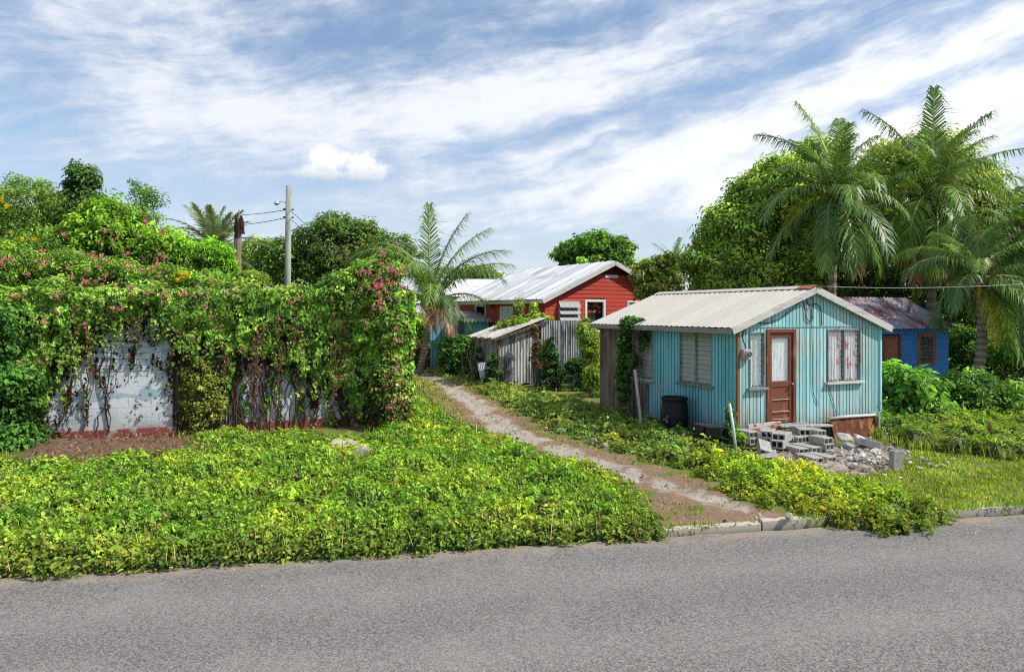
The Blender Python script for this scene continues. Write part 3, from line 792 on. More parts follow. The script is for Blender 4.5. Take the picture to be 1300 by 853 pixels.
def blue_house():
    W, D, ZE, ZP, ZF = 4.10, 5.77, 2.50, 3.29, .31
    t = thing('wooden_house', 'small pale turquoise board house with cream tin roof and brown door', 'house', (4.73, 15.5, 0), R(22.97))
    rise = (ZP - ZE) / (W / 2)
    top = lambda u: ZE + rise * min(u, W - u)
    r = np.random.default_rng(5)
    sm, pr = groove(.098, .012, .016)
    jit = {}
    def colf(u):
        k = int(u / .098)
        if .25 * .016 < u % .098 < .017: return (.30, .34, .34)
        if k not in jit: jit[k] = tuple(np.clip(np.array([1, 1, 1]) * r.uniform(.82, 1.08) + r.normal(0, .02, 3), .5, 1.2))
        return jit[k]
    door = (.78, 1.523, .40, 2.40); wl = (.29, .70, 1.20, 2.37); wr = (2.47, 3.48, 1.24, 2.42)
    O = np.array([0, 0, 0.])
    mb = MB(); us = sm(W) + [W / 2]
    clad(mb, O, X3, -Y3, us, lambda u: ZE - .004, lambda u: ZF - .02 * math.sin(u * 9), [door, wl, wr], pr, colf)
    mb.build('front_wall', M_TEALWOOD, t)
    mb = MB(); jit.clear()
    clad(mb, O + [0, -.006, 0], X3, -Y3, us, top, lambda u: ZE, (), pr, colf)
    bar(mb, in_frame(0, 0, 0, 0, O, X3, -Y3), 0.0, W, ZE - .03, ZE - .001, .0, .016, (.8, .8, .8))
    mb.build('gable', M_TEALWOOD, t)
    # left side: painted corrugated sheets, bare weathered ones at the far end
    pitch = .115
    prof = lambda v: .013 * math.sin(2 * math.pi * v / pitch)
    vs = lambda a, b: np.arange(a, b + 1e-6, pitch / 8)
    O2 = np.array([0., 0, 0]); w1 = (.82, 2.04, 1.17, 2.40); w2 = (3.10, 4.33, 1.12, 2.38); pan = (3.5, 4.25, .2, 1.02)
    sj = lambda v: tuple(np.array([1, 1, 1]) * (1.0 - .10 * (int(v / .8) % 2) - .05 * (int(v / .8) % 3)))
    sm2, pr2 = groove(.115, .014, .02)
    def sj2(v):
        q = sj(v); k = .38 if .005 < v % .115 < .021 else 1.0
        return tuple(x * k for x in q)
    mb = MB(); clad(mb, O2 + [-.014, .03, 0], Y3, -X3, sm2(4.32), lambda v: ZE - .01, lambda v: .14 + .035 * math.sin(v * 2.3) + .02 * math.sin(v * 11), [(a - .03, b - .03, c, d) for a, b, c, d in (w1, w2)], pr2, sj2)
    mb.build('side_wall', M_TEALTIN, t)
    mb = MB(); clad(mb, O2 + [-.014, 0, 0], Y3, -X3, vs(4.33, D), lambda v: ZE - .01, lambda v: .12 + .05 * math.sin(v * 3.3), (), lambda v: .012 * math.sin(2 * math.pi * v / .1), lambda v: tuple(np.array([1.0, .86, .76]) * (1 - .25 * (int(v / .24) % 2))))
    q = mb.build('side_wall', M_GREYWOOD, t); q['label'] = 'bare grey weathered end of the side wall'
    mb = MB(); f = in_frame(0, 0, 0, 0, O2, Y3, -X3); bar(mb, f, 3.3, 4.3, .16, 1.0, .016, .035, (.75, .72, .7))
    q = mb.build('patch_panel', M_GREYWOOD, t)
    # right and back walls
    mb = MB(); clad(mb, O + [W, 0, 0], Y3, X3, vs(0, D), lambda v: ZE, lambda v: .2, (), prof); mb.build('side_wall', M_TEALTIN, t)
    mb = MB(); clad(mb, O + [0, D, 0], X3, Y3, [0, W / 2, W], top, lambda u: .2); mb.build('back_wall', M_TEALTIN, t)
    mb = MB(); mb.face([(0.05, .05, .36), (W - .05, .05, .36), (W - .05, D - .05, .36), (.05, D - .05, .36)]); mb.build('floor', M_GREYWOOD, t)
    # footing
    for u in (.12, 1.35, 2.7, W - .13): mb = MB(); mb.box((u, .16, .10), (.24, .26, .42), col=(.6, .6, .6)); mb.build('footing', M_CONC, t, bevel=.01)
    for v in (1.8, 3.5, 5.5): mb = MB(); mb.box((.14, v, .08), (.26, .3, .34), col=(.5, .5, .5)); mb.build('footing', M_CONC, t, bevel=.01)
    mb = MB(); bar(mb, in_frame(0, 0, 0, 0, O, X3, -Y3), W - .34, W + .004, .02, .5, -.02, .02, (1.0, 1.0, 1.0)); q = mb.build('skirt_board', M_TEALWOOD, t)
    # corner boards
    mb = MB(); mb.span((-.035, -.028, .28), (.035, .012, ZE - .02)); q = mb.build('corner_board', weathered('orange_brown_board', (.30, .11, .05), (.22, .17, .14), .4, (20, 20, 1), 1, .85), t, bevel=.004)
    mb = MB(); mb.span((W - .03, -.026, .3), (W + .03, .02, ZE - .02), (1.1, 1.1, 1.1)); mb.build('corner_board', M_TEALWOOD, t, bevel=.004)
    # windows
    window(t, O, X3, -Y3, *wl, M_SASH, M_LACE, M_SASH, .03, False, True, gap=1.0, seed=3, label='narrow louvre window with lace tied in the middle')
    window(t, O, X3, -Y3, *wr, M_SASH, M_FLORAL, M_FASCIA, .035, True, True, seed=5, label='two light window with pink flowered curtains')
    window(t, O2, Y3, -X3, *w1, M_SASH, M_BEIGE, M_SASH, .045, True, True, seed=8, slat_m=M_SLAT)
    window(t, O2, Y3, -X3, *w2, M_SASH, M_BEIGE, M_PALEWOOD, .045, True, True, seed=9, slat_m=M_SLAT)
    # door: frame, leaf with glazed upper half and three lower panels
    f = in_frame(0, 0, 0, 0, O, X3, -Y3); a, b, z0, z1 = door
    mb = MB(); bar(mb, f, a - .03, a + .05, z0, z1 + .03, -.06, .03); bar(mb, f, b - .05, b + .03, z0, z1 + .03, -.06, .03); bar(mb, f, a + .05, b - .05, z1 - .05, z1 + .03, -.06, .028)
    dfr = mb.build('door', M_DOOR, t, bevel=.005)
    a2, b2 = a + .055, b - .055; g0, g1 = 1.31, 2.25
    mb = MB(); bar(mb, f, a2, a2 + .075, z0 + .02, z1 - .055, -.04, -.002); bar(mb, f, b2 - .075, b2, z0 + .02, z1 - .055, -.04, -.002)
    for (q0, q1) in ((g1, z1 - .055), (g0 - .12, g0), (.90, .96), (.62, .68), (z0 + .02, z0 + .13)):
        bar(mb, f, a2 + .075, b2 - .075, q0, q1, -.04, -.003)
    for (q0, q1) in ((z0 + .13, .62), (.68, .90), (.96, g0 - .12)): bar(mb, f, a2 + .075, b2 - .075, q0, q1, -.035, -.02, (1.15, 1.1, 1.1))
    mb.build('leaf', M_DOOR, dfr, bevel=.003)
    for q in (.91, .655, z0 + .09): mb = MB(); bar(mb, f, a2 + .08, b2 - .09, q, q + .012, -.003, .004); mb.build('moulding', M_FASCIA, dfr)
    mb = MB(); n = 18; A = []
    for i in range(n + 1):
        u = a2 + .075 + (b2 - a2 - .15) * i / n; A.append([f(u, g0, -.065 + .01 * math.sin(i * 1.7)), f(u, g1, -.065)])
    mb.grid(A); mb.build('curtain', M_LACE, dfr, smooth=True)
    mb = MB(); mb.face([f(a2 + .075, g0, -.025), f(b2 - .075, g0, -.025), f(b2 - .075, g1, -.025), f(a2 + .075, g1, -.025)]); mb.build('pane', GLASS, dfr)
    mb = MB(); bar(mb, f, a - .06, b + .3, z0 - .06, z0 - .004, -.03, .06); mb.build('threshold', M_TEALWOOD, dfr)
    mb = MB(); mb.tube([f(b2 - .04, 1.24, 0), f(b2 - .04, 1.24, .05)], .016, 8); mb.lathe([(.0, 0), (.026, .01), (.026, .03), (0, .04)], f(b2 - .04, 1.225, .055), 10); mb.build('handle', M_STEEL, dfr, smooth=True)
    # roof: two slopes of ribbed tin, trim on the verges and eaves
    of, ob, oe = .11, .14, .24
    mb = MB(); run = W / 2 + oe; zl = ZP + .06; ze = zl - rise * run
    for sgn in (-1, 1):
        sl = np.array([sgn * run, 0, -rise * run]); ln = np.linalg.norm(sl); sl = sl / ln
        nrm = np.array([sgn * rise, 0, 1.0]); nrm /= np.linalg.norm(nrm)
        us = np.arange(-of, D + ob, .0125)
        def rib(u):
            q = (u + 10) % .2
            return .018 if q < .03 else (.006 * (1 if int(((u + 10) / .05)) % 2 else 0))
        rc = lambda u: tuple(np.array([1, 1, 1]) * (1 + .04 * math.sin(int((u + 1) / .8) * 2.7)) * (.62 if .03 < (u + 10) % .2 < .047 else 1))
        clad(mb, np.array([W / 2, 0, zl]), Y3, nrm, us, lambda u: ln, lambda u: 0.0, (), rib, rc, W=sl)
    roof = mb.build('roof', M_CREAMROOF, t)
    # dark underside boards
    mb = MB()
    for sgn in (-1, 1):
        q = [(W / 2, -of + .02, zl - .05), (W / 2 + sgn * (run - .02), -of + .02, ze - .045), (W / 2 + sgn * (run - .02), D + ob - .02, ze - .045), (W / 2, D + ob - .02, zl - .05)]
        mb.face(q, (.6, .55, .5))
    mb.build('soffit', M_GREYWOOD, roof)
    for sgn in (-1, 1):
        for y in (-of - .012, D + ob + .012):
            mb = MB(); mb.beam((W / 2 + sgn * .003, y, zl - .065), (W / 2 + sgn * run, y, ze - .065), .024, .15, up=(0, 0, 1)); mb.build('verge_board', M_FASCIA, roof, bevel=.004)
    mb = MB(); mb.beam((W / 2 - run - .014, -of, ze - .075), (W / 2 - run - .014, D + ob, ze - .06), .024, .11, col=(.5, .48, .46)); mb.build('eave_board', M_FASCIA, roof, bevel=.004)
    mb = MB(); mb.beam((W / 2 + run + .014, -of, ze - .075), (W / 2 + run + .014, D + ob, ze - .075), .024, .11); mb.build('eave_board', M_FASCIA, roof, bevel=.004)
    mb = MB()
    for sgn in (-1, 1):
        mb.face([(W / 2, -of - .03, zl + .035), (W / 2 + sgn * .17, -of - .03, zl + .03 - rise * .17), (W / 2 + sgn * .17, D + ob + .02, zl + .03 - rise * .17), (W / 2, D + ob + .02, zl + .035)])
    mb.build('ridge_cap', M_CREAMROOF, roof)
    mb = MB()
    for sgn in (-1, 1):
        k = .2 if sgn < 0 else .14
        mb.face([(W / 2, -of - .05, zl + .045), (W / 2 + sgn * k, -of - .05, zl + .04 - rise * k), (W / 2 + sgn * k, .3, zl + .04 - rise * k), (W / 2, .34, zl + .045)])
    q = mb.build('ridge_cap', M_RUSTRED, roof); q['label'] = 'rust red patch on the front of the ridge'
    # meter box and loops of service cable
    mb = MB(); bar(mb, f, .06, .26, 1.80, 2.02, .012, .10, (1.2, 1.2, 1.15)); me = mb.build('meter_box', M_CONC, t, bevel=.012)
    mb = MB(); c = f(.17, 1.92, .10); mb.tube([c, (c[0], c[1] - .05, c[2])], [.075, .075], 16, (1.3, 1.3, 1.3)); mb.tube([(c[0], c[1] - .05, c[2]), (c[0], c[1] - .085, c[2])], [.055, .05], 16, (.35, .37, .4)); mb.build('dial', M_CONC, me, smooth=False)
    def cable(pts, rad=.009, name='cable'):
        mb = MB(); P3 = [np.array(f(*p)) for p in pts]; out = []
        for i in range(len(P3) - 1):
            p0, p1, p2, p3 = P3[max(i - 1, 0)], P3[i], P3[i + 1], P3[min(i + 2, len(P3) - 1)]
            for k in range(6):
                s = k / 6; out.append(.5 * ((2 * p1) + (p2 - p0) * s + (2 * p0 - 5 * p1 + 4 * p2 - p3) * s ** 2 + (3 * p1 - p0 - 3 * p2 + p3) * s ** 3))
        out.append(P3[-1]); mb.tube(out, rad, 5); return mb.build(name, M_CABLE, t, smooth=True)
    cable([(.42, 2.58, .03), (.75, 2.56, .02), (1.1, 2.66, .03), (1.4, 2.84, .05), (1.62, 3.0, .05), (1.76, 3.02, .03), (1.8, 2.85, .03), (1.84, 2.66, .03), (1.97, 2.60, .03), (2.03, 2.72, .03), (2.03, 2.92, .03), (2.12, 2.98, .03), (2.26, 2.85, .03), (2.28, 2.5, .025)])
    cable([(1.86, 3.2, .05), (1.84, 3.04, .05), (1.92, 2.93, .05), (2.02, 3.0, .05), (1.98, 3.12, .05), (1.9, 3.16, .05)], .012)
    cable([(.42, 2.58, .03), (.2, 2.52, .05), (.1, 2.3, .03), (.14, 2.1, .05), (.15, 2.02, .06)], .011)
    cable([(2.0, 2.9, .02), (2.02, 2.0, .02), (2.04, 1.1, .02), (2.2, .75, .02)], .006)
    cable([(2.42, 1.3, .03), (2.6, .9, .02), (2.74, .45, .02)], .006)
    return t
blue_house()

def red_house():
    W, D, ZE, ZP, ZF = 6.8, 7.7, 3.35, 4.88, .5
    t = thing('wooden_house', 'red lap board house with white streaked tin roof and white framed windows', 'house', (1.34, 30, 0), math.atan2(.514, .858))
    rise = (ZP - ZE) / (W / 2); O = np.zeros(3)
    left = lambda v: max(0, (v - ZE) / rise); right = lambda v: W - max(0, (v - ZE) / rise)
    wm = (2.0, 3.08, 1.95, 3.33); wj = (.66, 1.62, 2.42, 3.22); ws = (4.28, 4.95, 2.75, 3.28)
    r = np.random.default_rng(2)
    cf = lambda v: tuple(np.array([1, 1, 1]) * r.uniform(.88, 1.08))
    vs = np.unique(np.round(np.concatenate([np.arange(ZF, ZP - .5, .17), [ZP - .5]]), 4))
    mb = MB(); lap(mb, O, X3, -Y3, vs, left, right, [wm, wj, ws], .018, cf); mb.build('gable', M_RED, t)
    mb = MB(); lap(mb, O + [0, .25, 0], X3, -Y3, np.arange(ZP - .5, ZP, .125), left, right, (), .01, lambda v: (.55, .5, .5))  # set-back boards tinted darker, the recess shade put into their colour
    mb.face([(left(ZP - .5), 0, ZP - .5), (right(ZP - .5), 0, ZP - .5), (right(ZP - .5), .25, ZP - .5), (left(ZP - .5), .25, ZP - .5)])
    q = mb.build('gable_recess', M_RED, t)
    hs = [(4.95, 6.03, 2.2, 3.14), (2.48, 3.63, 2.3, 3.05), (.45, 1.2, 2.35, 3.05)]
    mb = MB(); lap(mb, O, Y3, -X3, np.arange(ZF, ZE + .01, .17), lambda v: 0, lambda v: D, hs, .018, cf); mb.build('side_wall', M_RED, t)
    mb = MB(); mb.face([(W, 0, ZF), (W, D, ZF), (W, D, ZE), (W, 0, ZE)]); mb.face([(0, D, ZF), (W, D, ZF), (W, D, ZE), (W / 2, D, ZP), (0, D, ZE)]); mb.build('back_wall', M_RED, t)
    mb = MB(); mb.span((.06, .06, .0), (W - .06, D - .06, ZF), (.6, .6, .6)); mb.build('plinth', M_CONC, t)
    mb = MB(); mb.span((-.03, -.03, ZF), (.05, .03, ZE), (1, .95, .95)); mb.build('corner_board', M_RED, t)
    m_int, tt, bb = mat('orange_cloth'); n = tt.noise(tt.coord((3, 3, 5)), 2.5); tt.put(bb.inputs['Base Color'], tt.mix(tt.ramp(n, .5, .56), (.02, .015, .012), (.75, .16, .03)))
    w = window(t, O, X3, -Y3, *wm, M_WHITEPAINT, None, None, .11, False, False, glass=False, label='open window with orange cloth hanging inside')
    mb = MB(); mb.face([(2.1, .2, 2.75), (2.98, .2, 2.75), (2.98, .2, 3.2), (2.1, .2, 3.2)]); mb.build('cloth', m_int, w)
    w = window(t, O, X3, -Y3, *wj, M_WHITEPAINT, None, None, .05, False, False, glass=False, label='jalousie window with three tilted grey glazed flaps')
    f = in_frame(0, 0, 0, 0, O, X3, -Y3); M_GRID, tt, bb = mat('flap_glass')
    br = tt.new('ShaderNodeTexBrick'); tt.l.new(tt.coord((1, 1, 1)), br.inputs['Vector']); bb.inputs['Roughness'].default_value = .5
    tt.put(bb.inputs['Base Color'], tt.mix(tt.noise(tt.coord((2, 2, 2)), 6), (.10, .11, .125), (.17, .18, .2)))
    for i in range(3):
        z = wj[2] + .03 + .27 * i; a, b = wj[0] - .02, wj[1] + .02
        mb = MB()
        mb.face([f(a, z, .2), f(b, z, .2), f(b, z + .24, .06), f(a, z + .24, .06)])
        fl = mb.build('flap', M_GRID, w)
        mb = MB()
        for k in range(5):
            u = a + (b - a) * k / 4; mb.beam(f(u, z, .205), f(u, z + .24, .065), .025, .02)
        for q in (0, 1): mb.beam(f(a, z + .24 * q, .205 - .14 * q), f(b, z + .24 * q, .205 - .14 * q), .025, .03)
        mb.build('frame', M_FASCIA, fl)
    window(t, O, X3, -Y3, *ws, M_WHITEPAINT, M_LACE, None, .07, False, False, glass=True)
    for h in hs: window(t, O, Y3, -X3, *h, M_WHITEPAINT, M_LACE if h[0] < 4 else None, None, .09, h[0] < 4, False, glass=h[0] < 4)
    mb = MB(); bar(mb, f, W / 2 - .35, W / 2 + .35, ZP - .62, ZP - .5, .01, .04); mb.build('vent', M_WHITEPAINT, t)
    of, ob, oe = .28, .2, .3; run = W / 2 + oe; zl = ZP + .1; ze = zl - rise * run
    mb = MB()
    for sgn in (-1, 1):
        sl = np.array([sgn * run, 0, -rise * run]); ln = np.linalg.norm(sl); sl = sl / ln; nrm = norm(np.array([sgn * rise, 0, 1.0]))
        rr = np.random.default_rng(4); sh = rr.uniform(.72, 1.06, 30)
        clad(mb, np.array([W / 2, 0, zl]), Y3, nrm, np.arange(-of, D + ob, .05), lambda u: ln, lambda u: 0.0, (), lambda u: .03 if ((u + 9) % .76) < .06 else 0, lambda u: tuple(np.array([1, 1, 1]) * sh[int((u + 1) / .76)]), W=sl)
    roof = mb.build('roof', M_WHITEROOF, t)
    for sgn in (-1, 1): mb = MB(); mb.beam((W / 2, -of - .015, zl - .1), (W / 2 + sgn * run, -of - .015, ze - .1), .03, .18); mb.build('verge_board', M_FASCIA, roof)
    mb = MB(); mb.beam((W / 2 - run - .015, -of, ze - .1), (W / 2 - run - .015, D + ob, ze - .1), .03, .14, col=(1.1, 1.0, .85)); mb.build('eave_board', M_FASCIA, roof)
    mb = MB()
    for sgn in (-1, 1): mb.face([(W / 2, -of, zl - .05), (W / 2 + sgn * run, -of, ze - .05), (W / 2 + sgn * run, D + ob, ze - .05), (W / 2, D + ob, zl - .05)], (.5, .3, .28))
    mb.build('soffit', M_RED, roof)
red_house()

def deep_blue_house():
    W, D, ZE, ZP = 4.2, 3.2, 2.36, 3.2
    rz = R(22.97); c, s = math.cos(rz), math.sin(rz)
    t = thing('wooden_house', 'deep blue board house with rusty stained tin roof half hidden by palms', 'house', (13.26 - W * c, 22.5 - W * s, 0), rz)
    O = np.zeros(3); r = np.random.default_rng(8); cf = lambda v: tuple(np.array([1, 1, 1]) * r.uniform(.85, 1.12))
    dr = (W - 2.75, W - 2.05, .35, 2.12); wn = (W - 1.35, W - .55, 1.2, 2.18)
    mb = MB(); lap(mb, O, X3, -Y3, np.arange(.2, ZE + .05, .15), lambda v: 0, lambda v: W, [dr, wn], .016, cf); mb.build('front_wall', M_DEEPBLUE, t)
    mb = MB()
    for x in (0, W): mb.face([(x, 0, .1), (x, D, .1), (x, D, ZE), (x, D / 2, ZP), (x, 0, ZE)])
    mb.face([(0, D, .1), (W, D, .1), (W, D, ZE), (0, D, ZE)]); mb.build('side_wall', M_DEEPBLUE, t)
    for u in (.15, W / 2, W - .15): mb = MB(); mb.box((u, .2, .08), (.25, .3, .3)); mb.build('footing', M_CONC, t)
    f = in_frame(0, 0, 0, 0, O, X3, -Y3); a, b, z0, z1 = dr
    mb = MB(); bar(mb, f, a - .02, a + .06, z0, z1, -.05, .03, (.6, .5, .5)); bar(mb, f, b - .07, b + .02, z0, z1, -.05, .03, (.5, .4, .4)); bar(mb, f, a + .06, b - .07, z1 - .07, z1, -.05, .028, (.6, .5, .5))
    d = mb.build('door', weathered('terracotta_door', (.36, .13, .07), (.3, .1, .05), .3, (5, 5, 2), 1, .6), t)
    mb = MB(); bar(mb, f, a + .06, b - .07, z0, z1 - .07, -.03, -.005)
    for q in (.5, 1.15, 1.62): bar(mb, f, a + .14, b - .15, q, q + .42, -.005, .006, (.85, .85, .85))
    mb.build('leaf', bpy.data.materials['terracotta_door'], d)
    window(t, O, X3, -Y3, *wn, weathered('brown_window_trim', (.30, .14, .09), (.2, .1, .07), .4, (9, 9, 2), 1, .7), None, None, .13, False, True)
    run = D / 2 + .2; rise = (ZP - ZE) / (D / 2); zl = ZP + .06
    m, tt, bb = mat('stained_roof_tin'); v = tt.coord((1.6, .8, 1)); n1 = tt.noise(v, 1.5, 6, .6); n2 = tt.noise(tt.coord((5, 1.2, 1)), 1.4, 5)
    cc = tt.mix(tt.ramp(n1, .42, .58), (.20, .05, .06), (.30, .26, .30)); cc = tt.mix(tt.ramp(n2, .55, .68), cc, (.6, .56, .54)); tt.put(bb.inputs['Base Color'], cc); bb.inputs['Roughness'].default_value = .6
    mb = MB()
    for sgn in (-1, 1):
        sl = np.array([0, sgn * run, -rise * run]); ln = np.linalg.norm(sl); sl /= ln; nrm = norm(np.array([0, sgn * rise, 1.0]))
        clad(mb, np.array([-.25, D / 2, zl]), X3, nrm, np.arange(0, W + .45, .025), lambda u: ln, lambda u: 0, (), lambda u: .018 * math.sin(u * 2 * math.pi / .15), None, W=sl)
    mb.build('roof', m, t)
deep_blue_house()

def box_shed():
    """lean-to shed of bare corrugated tin by the path"""
    rz = math.atan2(.43, .90); t = thing('tin_shed', 'grey corrugated tin shed with sloping lean-to roof beside the path', 'shed', (-.506, 28, 0), rz)
    W, D, z0, z1 = 1.78, 2.3, 1.85, 2.45; O = np.zeros(3)
    pr = lambda u: .016 * math.sin(2 * math.pi * u / .13); us = np.arange(0.02, W, .016); r = np.random.default_rng(3); sh = r.uniform(.7, 1.2, 20)
    mb = MB(); clad(mb, O, X3, -Y3, us, lambda u: z0 - .05 + (z1 - z0) * u / W + .04 * math.sin(u * 5), lambda u: .02 + .05 * math.sin(u * 7), (), pr, lambda u: tuple(np.array([1.1, 1.08, 1.04]) * sh[int(u / .36)])); mb.build('front_wall', M_GREYTIN, t)
    mb = MB(); clad(mb, O, Y3, -X3, np.arange(.02, D, .016), lambda v: z0 - .03, lambda v: .05 + .06 * math.sin(v * 5), (), pr, lambda u: tuple(np.array([.8, .82, .84]) * sh[int(u / .5) + 5])); mb.build('side_wall', M_GREYTIN, t)  # tinted cooler and darker than the front: shaded side put into colour
    mb = MB(); clad(mb, O + [W, 0, 0], Y3, X3, np.arange(0, D, .03), lambda v: z1 - .05, lambda v: .03, (), pr); clad(mb, O + [0, D, 0], X3, Y3, np.arange(0, W, .03), lambda u: z0 - .05 + (z1 - z0) * u / W, lambda u: .03, (), pr); mb.build('back_wall', M_GREYTIN, t)
    for x, z in ((-.04, z0), (W + .02, z1)):
        mb = MB(); mb.box((x, -.05, z / 2 - .02), (.1, .09, z), col=(.8, .55, .4)); mb.build('post', M_GREYWOOD, t, bevel=.01)
    mb = MB(); sl = np.array([W + .5, 0, (z1 - z0) * (W + .5) / W]); ln = np.linalg.norm(sl); sl /= ln; nrm = norm(np.array([-(z1 - z0) / W, 0, 1]))
    clad(mb, np.array([-.3, 0, z0 - .04]), Y3, nrm, np.arange(-.25, D + .2, .02), lambda u: ln, lambda u: .05 * math.sin(u * 9), (), lambda u: .014 * math.sin(u * 2 * math.pi / .16), lambda u: tuple(np.array([1.15, 1.12, 1.05]) * (1 - .12 * (int((u + 1) / .7) % 2))), W=sl)
    rf = mb.build('roof', M_GREYROOF, t)
    mb = MB(); mb.beam((-.3, -.23, z0 - .09), (W + .2, -.23, z1 - .04), .05, .1, col=(.5, .45, .4)); mb.build('verge_board', M_GREYWOOD, rf)
    mb = MB(); mb.face([(-.31, -.2, z0 - .1), (-.31, D + .1, z0 - .1), (-.27, D + .1, z0 - .02), (-.27, -.2, z0 - .02)]); mb.build('eave_edge', M_RUSTRED, rf)
box_shed()

def tin_fence():
    t = thing('tin_fence', 'tall grey corrugated tin fence between the lean-to shed and the house', 'fence', (1.12, 28.6, 0), math.atan2(.3, .95))
    pr = lambda u: .014 * math.sin(2 * math.pi * u / .1)
    for a, b, y, tp, c in ((0, .95, 0, 2.46, 1.0), (.86, 1.72, -.035, 2.44, .9)):
        mb = MB(); clad(mb, np.array([0, y, 0]), X3, -Y3, np.arange(a, b, .0125), lambda u: tp + .012 * math.sin(u * 4), lambda u: .03, (), pr, lambda u: (c, c, c)); mb.build('tin_sheet', M_GREYTIN, t)
    mb = MB(); mb.box((1.76, .0, 1.2), (.09, .09, 2.5), col=(.8, .7, .6)); mb.build('post', M_GREYWOOD, t)
    for z in (.7, 1.9): mb = MB(); mb.beam((0, .06, z), (1.75, .06, z), .05, .08); mb.build('rail', M_GREYWOOD, t)
    mb = MB(); n = 14
    prof = [(.02, .1), (.0, 1.35)] + [(.0 + .21 - .21 * math.cos(math.pi * k / n), 1.35 + .38 * math.sin(math.pi * k / n)) for k in range(n + 1)] + [(.46, .1)]
    pts = [np.array([x - .02, -.09, z]) for x, z in prof]; c = np.array([.22, -.09, .8]); [mb.face([c, pts[i], pts[i + 1]]) for i in range(len(pts) - 1)]
    s = mb.build('rusty_sheet', M_RUST, None); s.location = (1.12, 28.6, 0); s.rotation_euler = (0, 0, math.atan2(.3, .95))
    tag(s, 'round topped rusty red sheet leaning on the corrugated tin fence', 'metal sheet')
tin_fence()

def small_teal_shed():
    x0, x1, Y = (590 - 650) / F * 33.4, 0, 33.4; t = thing('tin_shed', 'small turquoise tin shed with grey corrugated roof in front of the red house', 'shed', (x0, Y, 0), R(16))
    W = 1.12; pr = lambda u: .014 * math.sin(2 * math.pi * u / .15); O = np.zeros(3)
    mb = MB(); clad(mb, O, X3, -Y3, np.arange(0, W, .02), lambda u: 2.4, lambda u: .03, (), pr); mb.build('front_wall', M_TEALTIN, t)
    mb = MB(); clad(mb, O, Y3, -X3, np.arange(0, 1.6, .02), lambda u: 2.4, lambda u: .03, (), pr, lambda u: (.4, .3, .3)); clad(mb, O + [W, 0, 0], Y3, X3, np.arange(0, 1.6, .02), lambda u: 2.4, lambda u: .03, (), pr); mb.build('side_wall', M_TEALTIN, t)
    mb = MB(); sl = norm(np.array([0, 1.0, .22])); clad(mb, np.array([-.2, -.35, 2.36]), X3, np.array([0, -.2, 1]), np.arange(0, W + .45, .02), lambda u: 2.2, lambda u: 0.0, (), lambda u: .045 * math.sin(2 * math.pi * u / .17), None, W=sl); mb.build('roof', M_GREYROOF, t)
small_teal_shed()

def plank_shed():
    t = thing('plank_shed', 'old grey plank shed with gaps behind the short palm', 'shed', (-4.0, 38.8, 0), R(12)); W = 2.0; O = np.zeros(3); r = np.random.default_rng(9)
    sm, pr = groove(.21, .03, .03); js = r.uniform(.6, 1.25, 30); tp = r.uniform(-.2, .12, 30)
    mb = MB(); clad(mb, O, X3, -Y3, sm(W), lambda u: 3.35 + .12 * u + tp[int(u / .21)], lambda u: .05, [(.62, .8, 1.2, 1.5)], pr, lambda u: tuple(np.array([1.15, 1.1, 1.05]) * js[int(u / .21)])); mb.build('front_wall', M_GREYWOOD, t)
    mb = MB(); mb.face([(0, 0, .05), (0, 3, .05), (0, 3, 3.3), (0, 0, 3.3)]); mb.face([(W, 0, .05), (W, 3, .05), (W, 3, 3.6), (W, 0, 3.6)]); mb.build('side_wall', M_GREYWOOD, t)
    mb = MB(); mb.face([(-.2, -.2, 3.38), (W + .2, -.2, 3.7), (W + .2, 3.2, 3.7), (-.2, 3.2, 3.38)]); mb.build('roof', M_GREYROOF, t)
plank_shed()

def blue_gate():
    t = thing('gate_panel', 'upright turquoise painted board panel at the end of the path', 'gate', ((548 - 650) / F * 35.4, 35.4, .12), R(8))
    mb = MB(); sm, pr = groove(.2, .02, .02); clad(mb, np.zeros(3), X3, -Y3, sm(.52), lambda u: 1.55 if .12 < u < .38 else 2.1, lambda u: .03, (), pr); mb.build('board', M_TEALTIN, t)
    for x in (.02, .52):
        mb = MB(); mb.box((x - .02, .05, 1.1), (.11, .1, 2.2), col=(1.3, 1.2, 1.15)); mb.build('post', M_TEALTIN, t)
blue_gate()

def far_house(name, label, loc, rz, W, D, ZE, ZP, wm, rm, hip=False, ov=.25):
    t = thing(name, label, 'house', loc, rz)
    mb = MB()
    for a, b in (((0, 0), (W, 0)), ((W, 0), (W, D)), ((W, D), (0, D)), ((0, D), (0, 0))):
        mb.face([(*a, 0), (*b, 0), (*b, ZE), (*a, ZE)])
    if not hip:
        for x in (0, W): mb.face([(x, 0, ZE), (x, D, ZE), (x, D / 2, ZP)])
    mb.build('wall', wm, t); mb = MB()
    A, B, Cc, Dd = (-ov, -ov, ZE), (W + ov, -ov, ZE), (W + ov, D + ov, ZE), (-ov, D + ov, ZE)
    if hip:
        e, f = (W / 2 - .3, D / 2, ZP), (W / 2 + .3, D / 2, ZP)
    else: e, f = (-ov, D / 2, ZP), (W + ov, D / 2, ZP)
    mb.face([A, B, f, e]); mb.face([Cc, Dd, e, f])
    if hip: mb.face([B, Cc, f]); mb.face([Dd, A, e])
    mb.build('roof', rm, t); return t
M_FARWHITE = weathered('far_white_wall', (.72, .72, .70), (.6, .6, .57), .3, (2, 2, 2))
M_MAROON = weathered('maroon_boards', (.22, .07, .06), (.16, .06, .05), .4, (3, 3, 5))
far_house('bungalow', 'small brownish red house with white tin roof just behind the red house', (-3.9, 46, 0), R(14), 4.6, 4, 3.75, 4.95, M_MAROON, M_WHITEROOF)
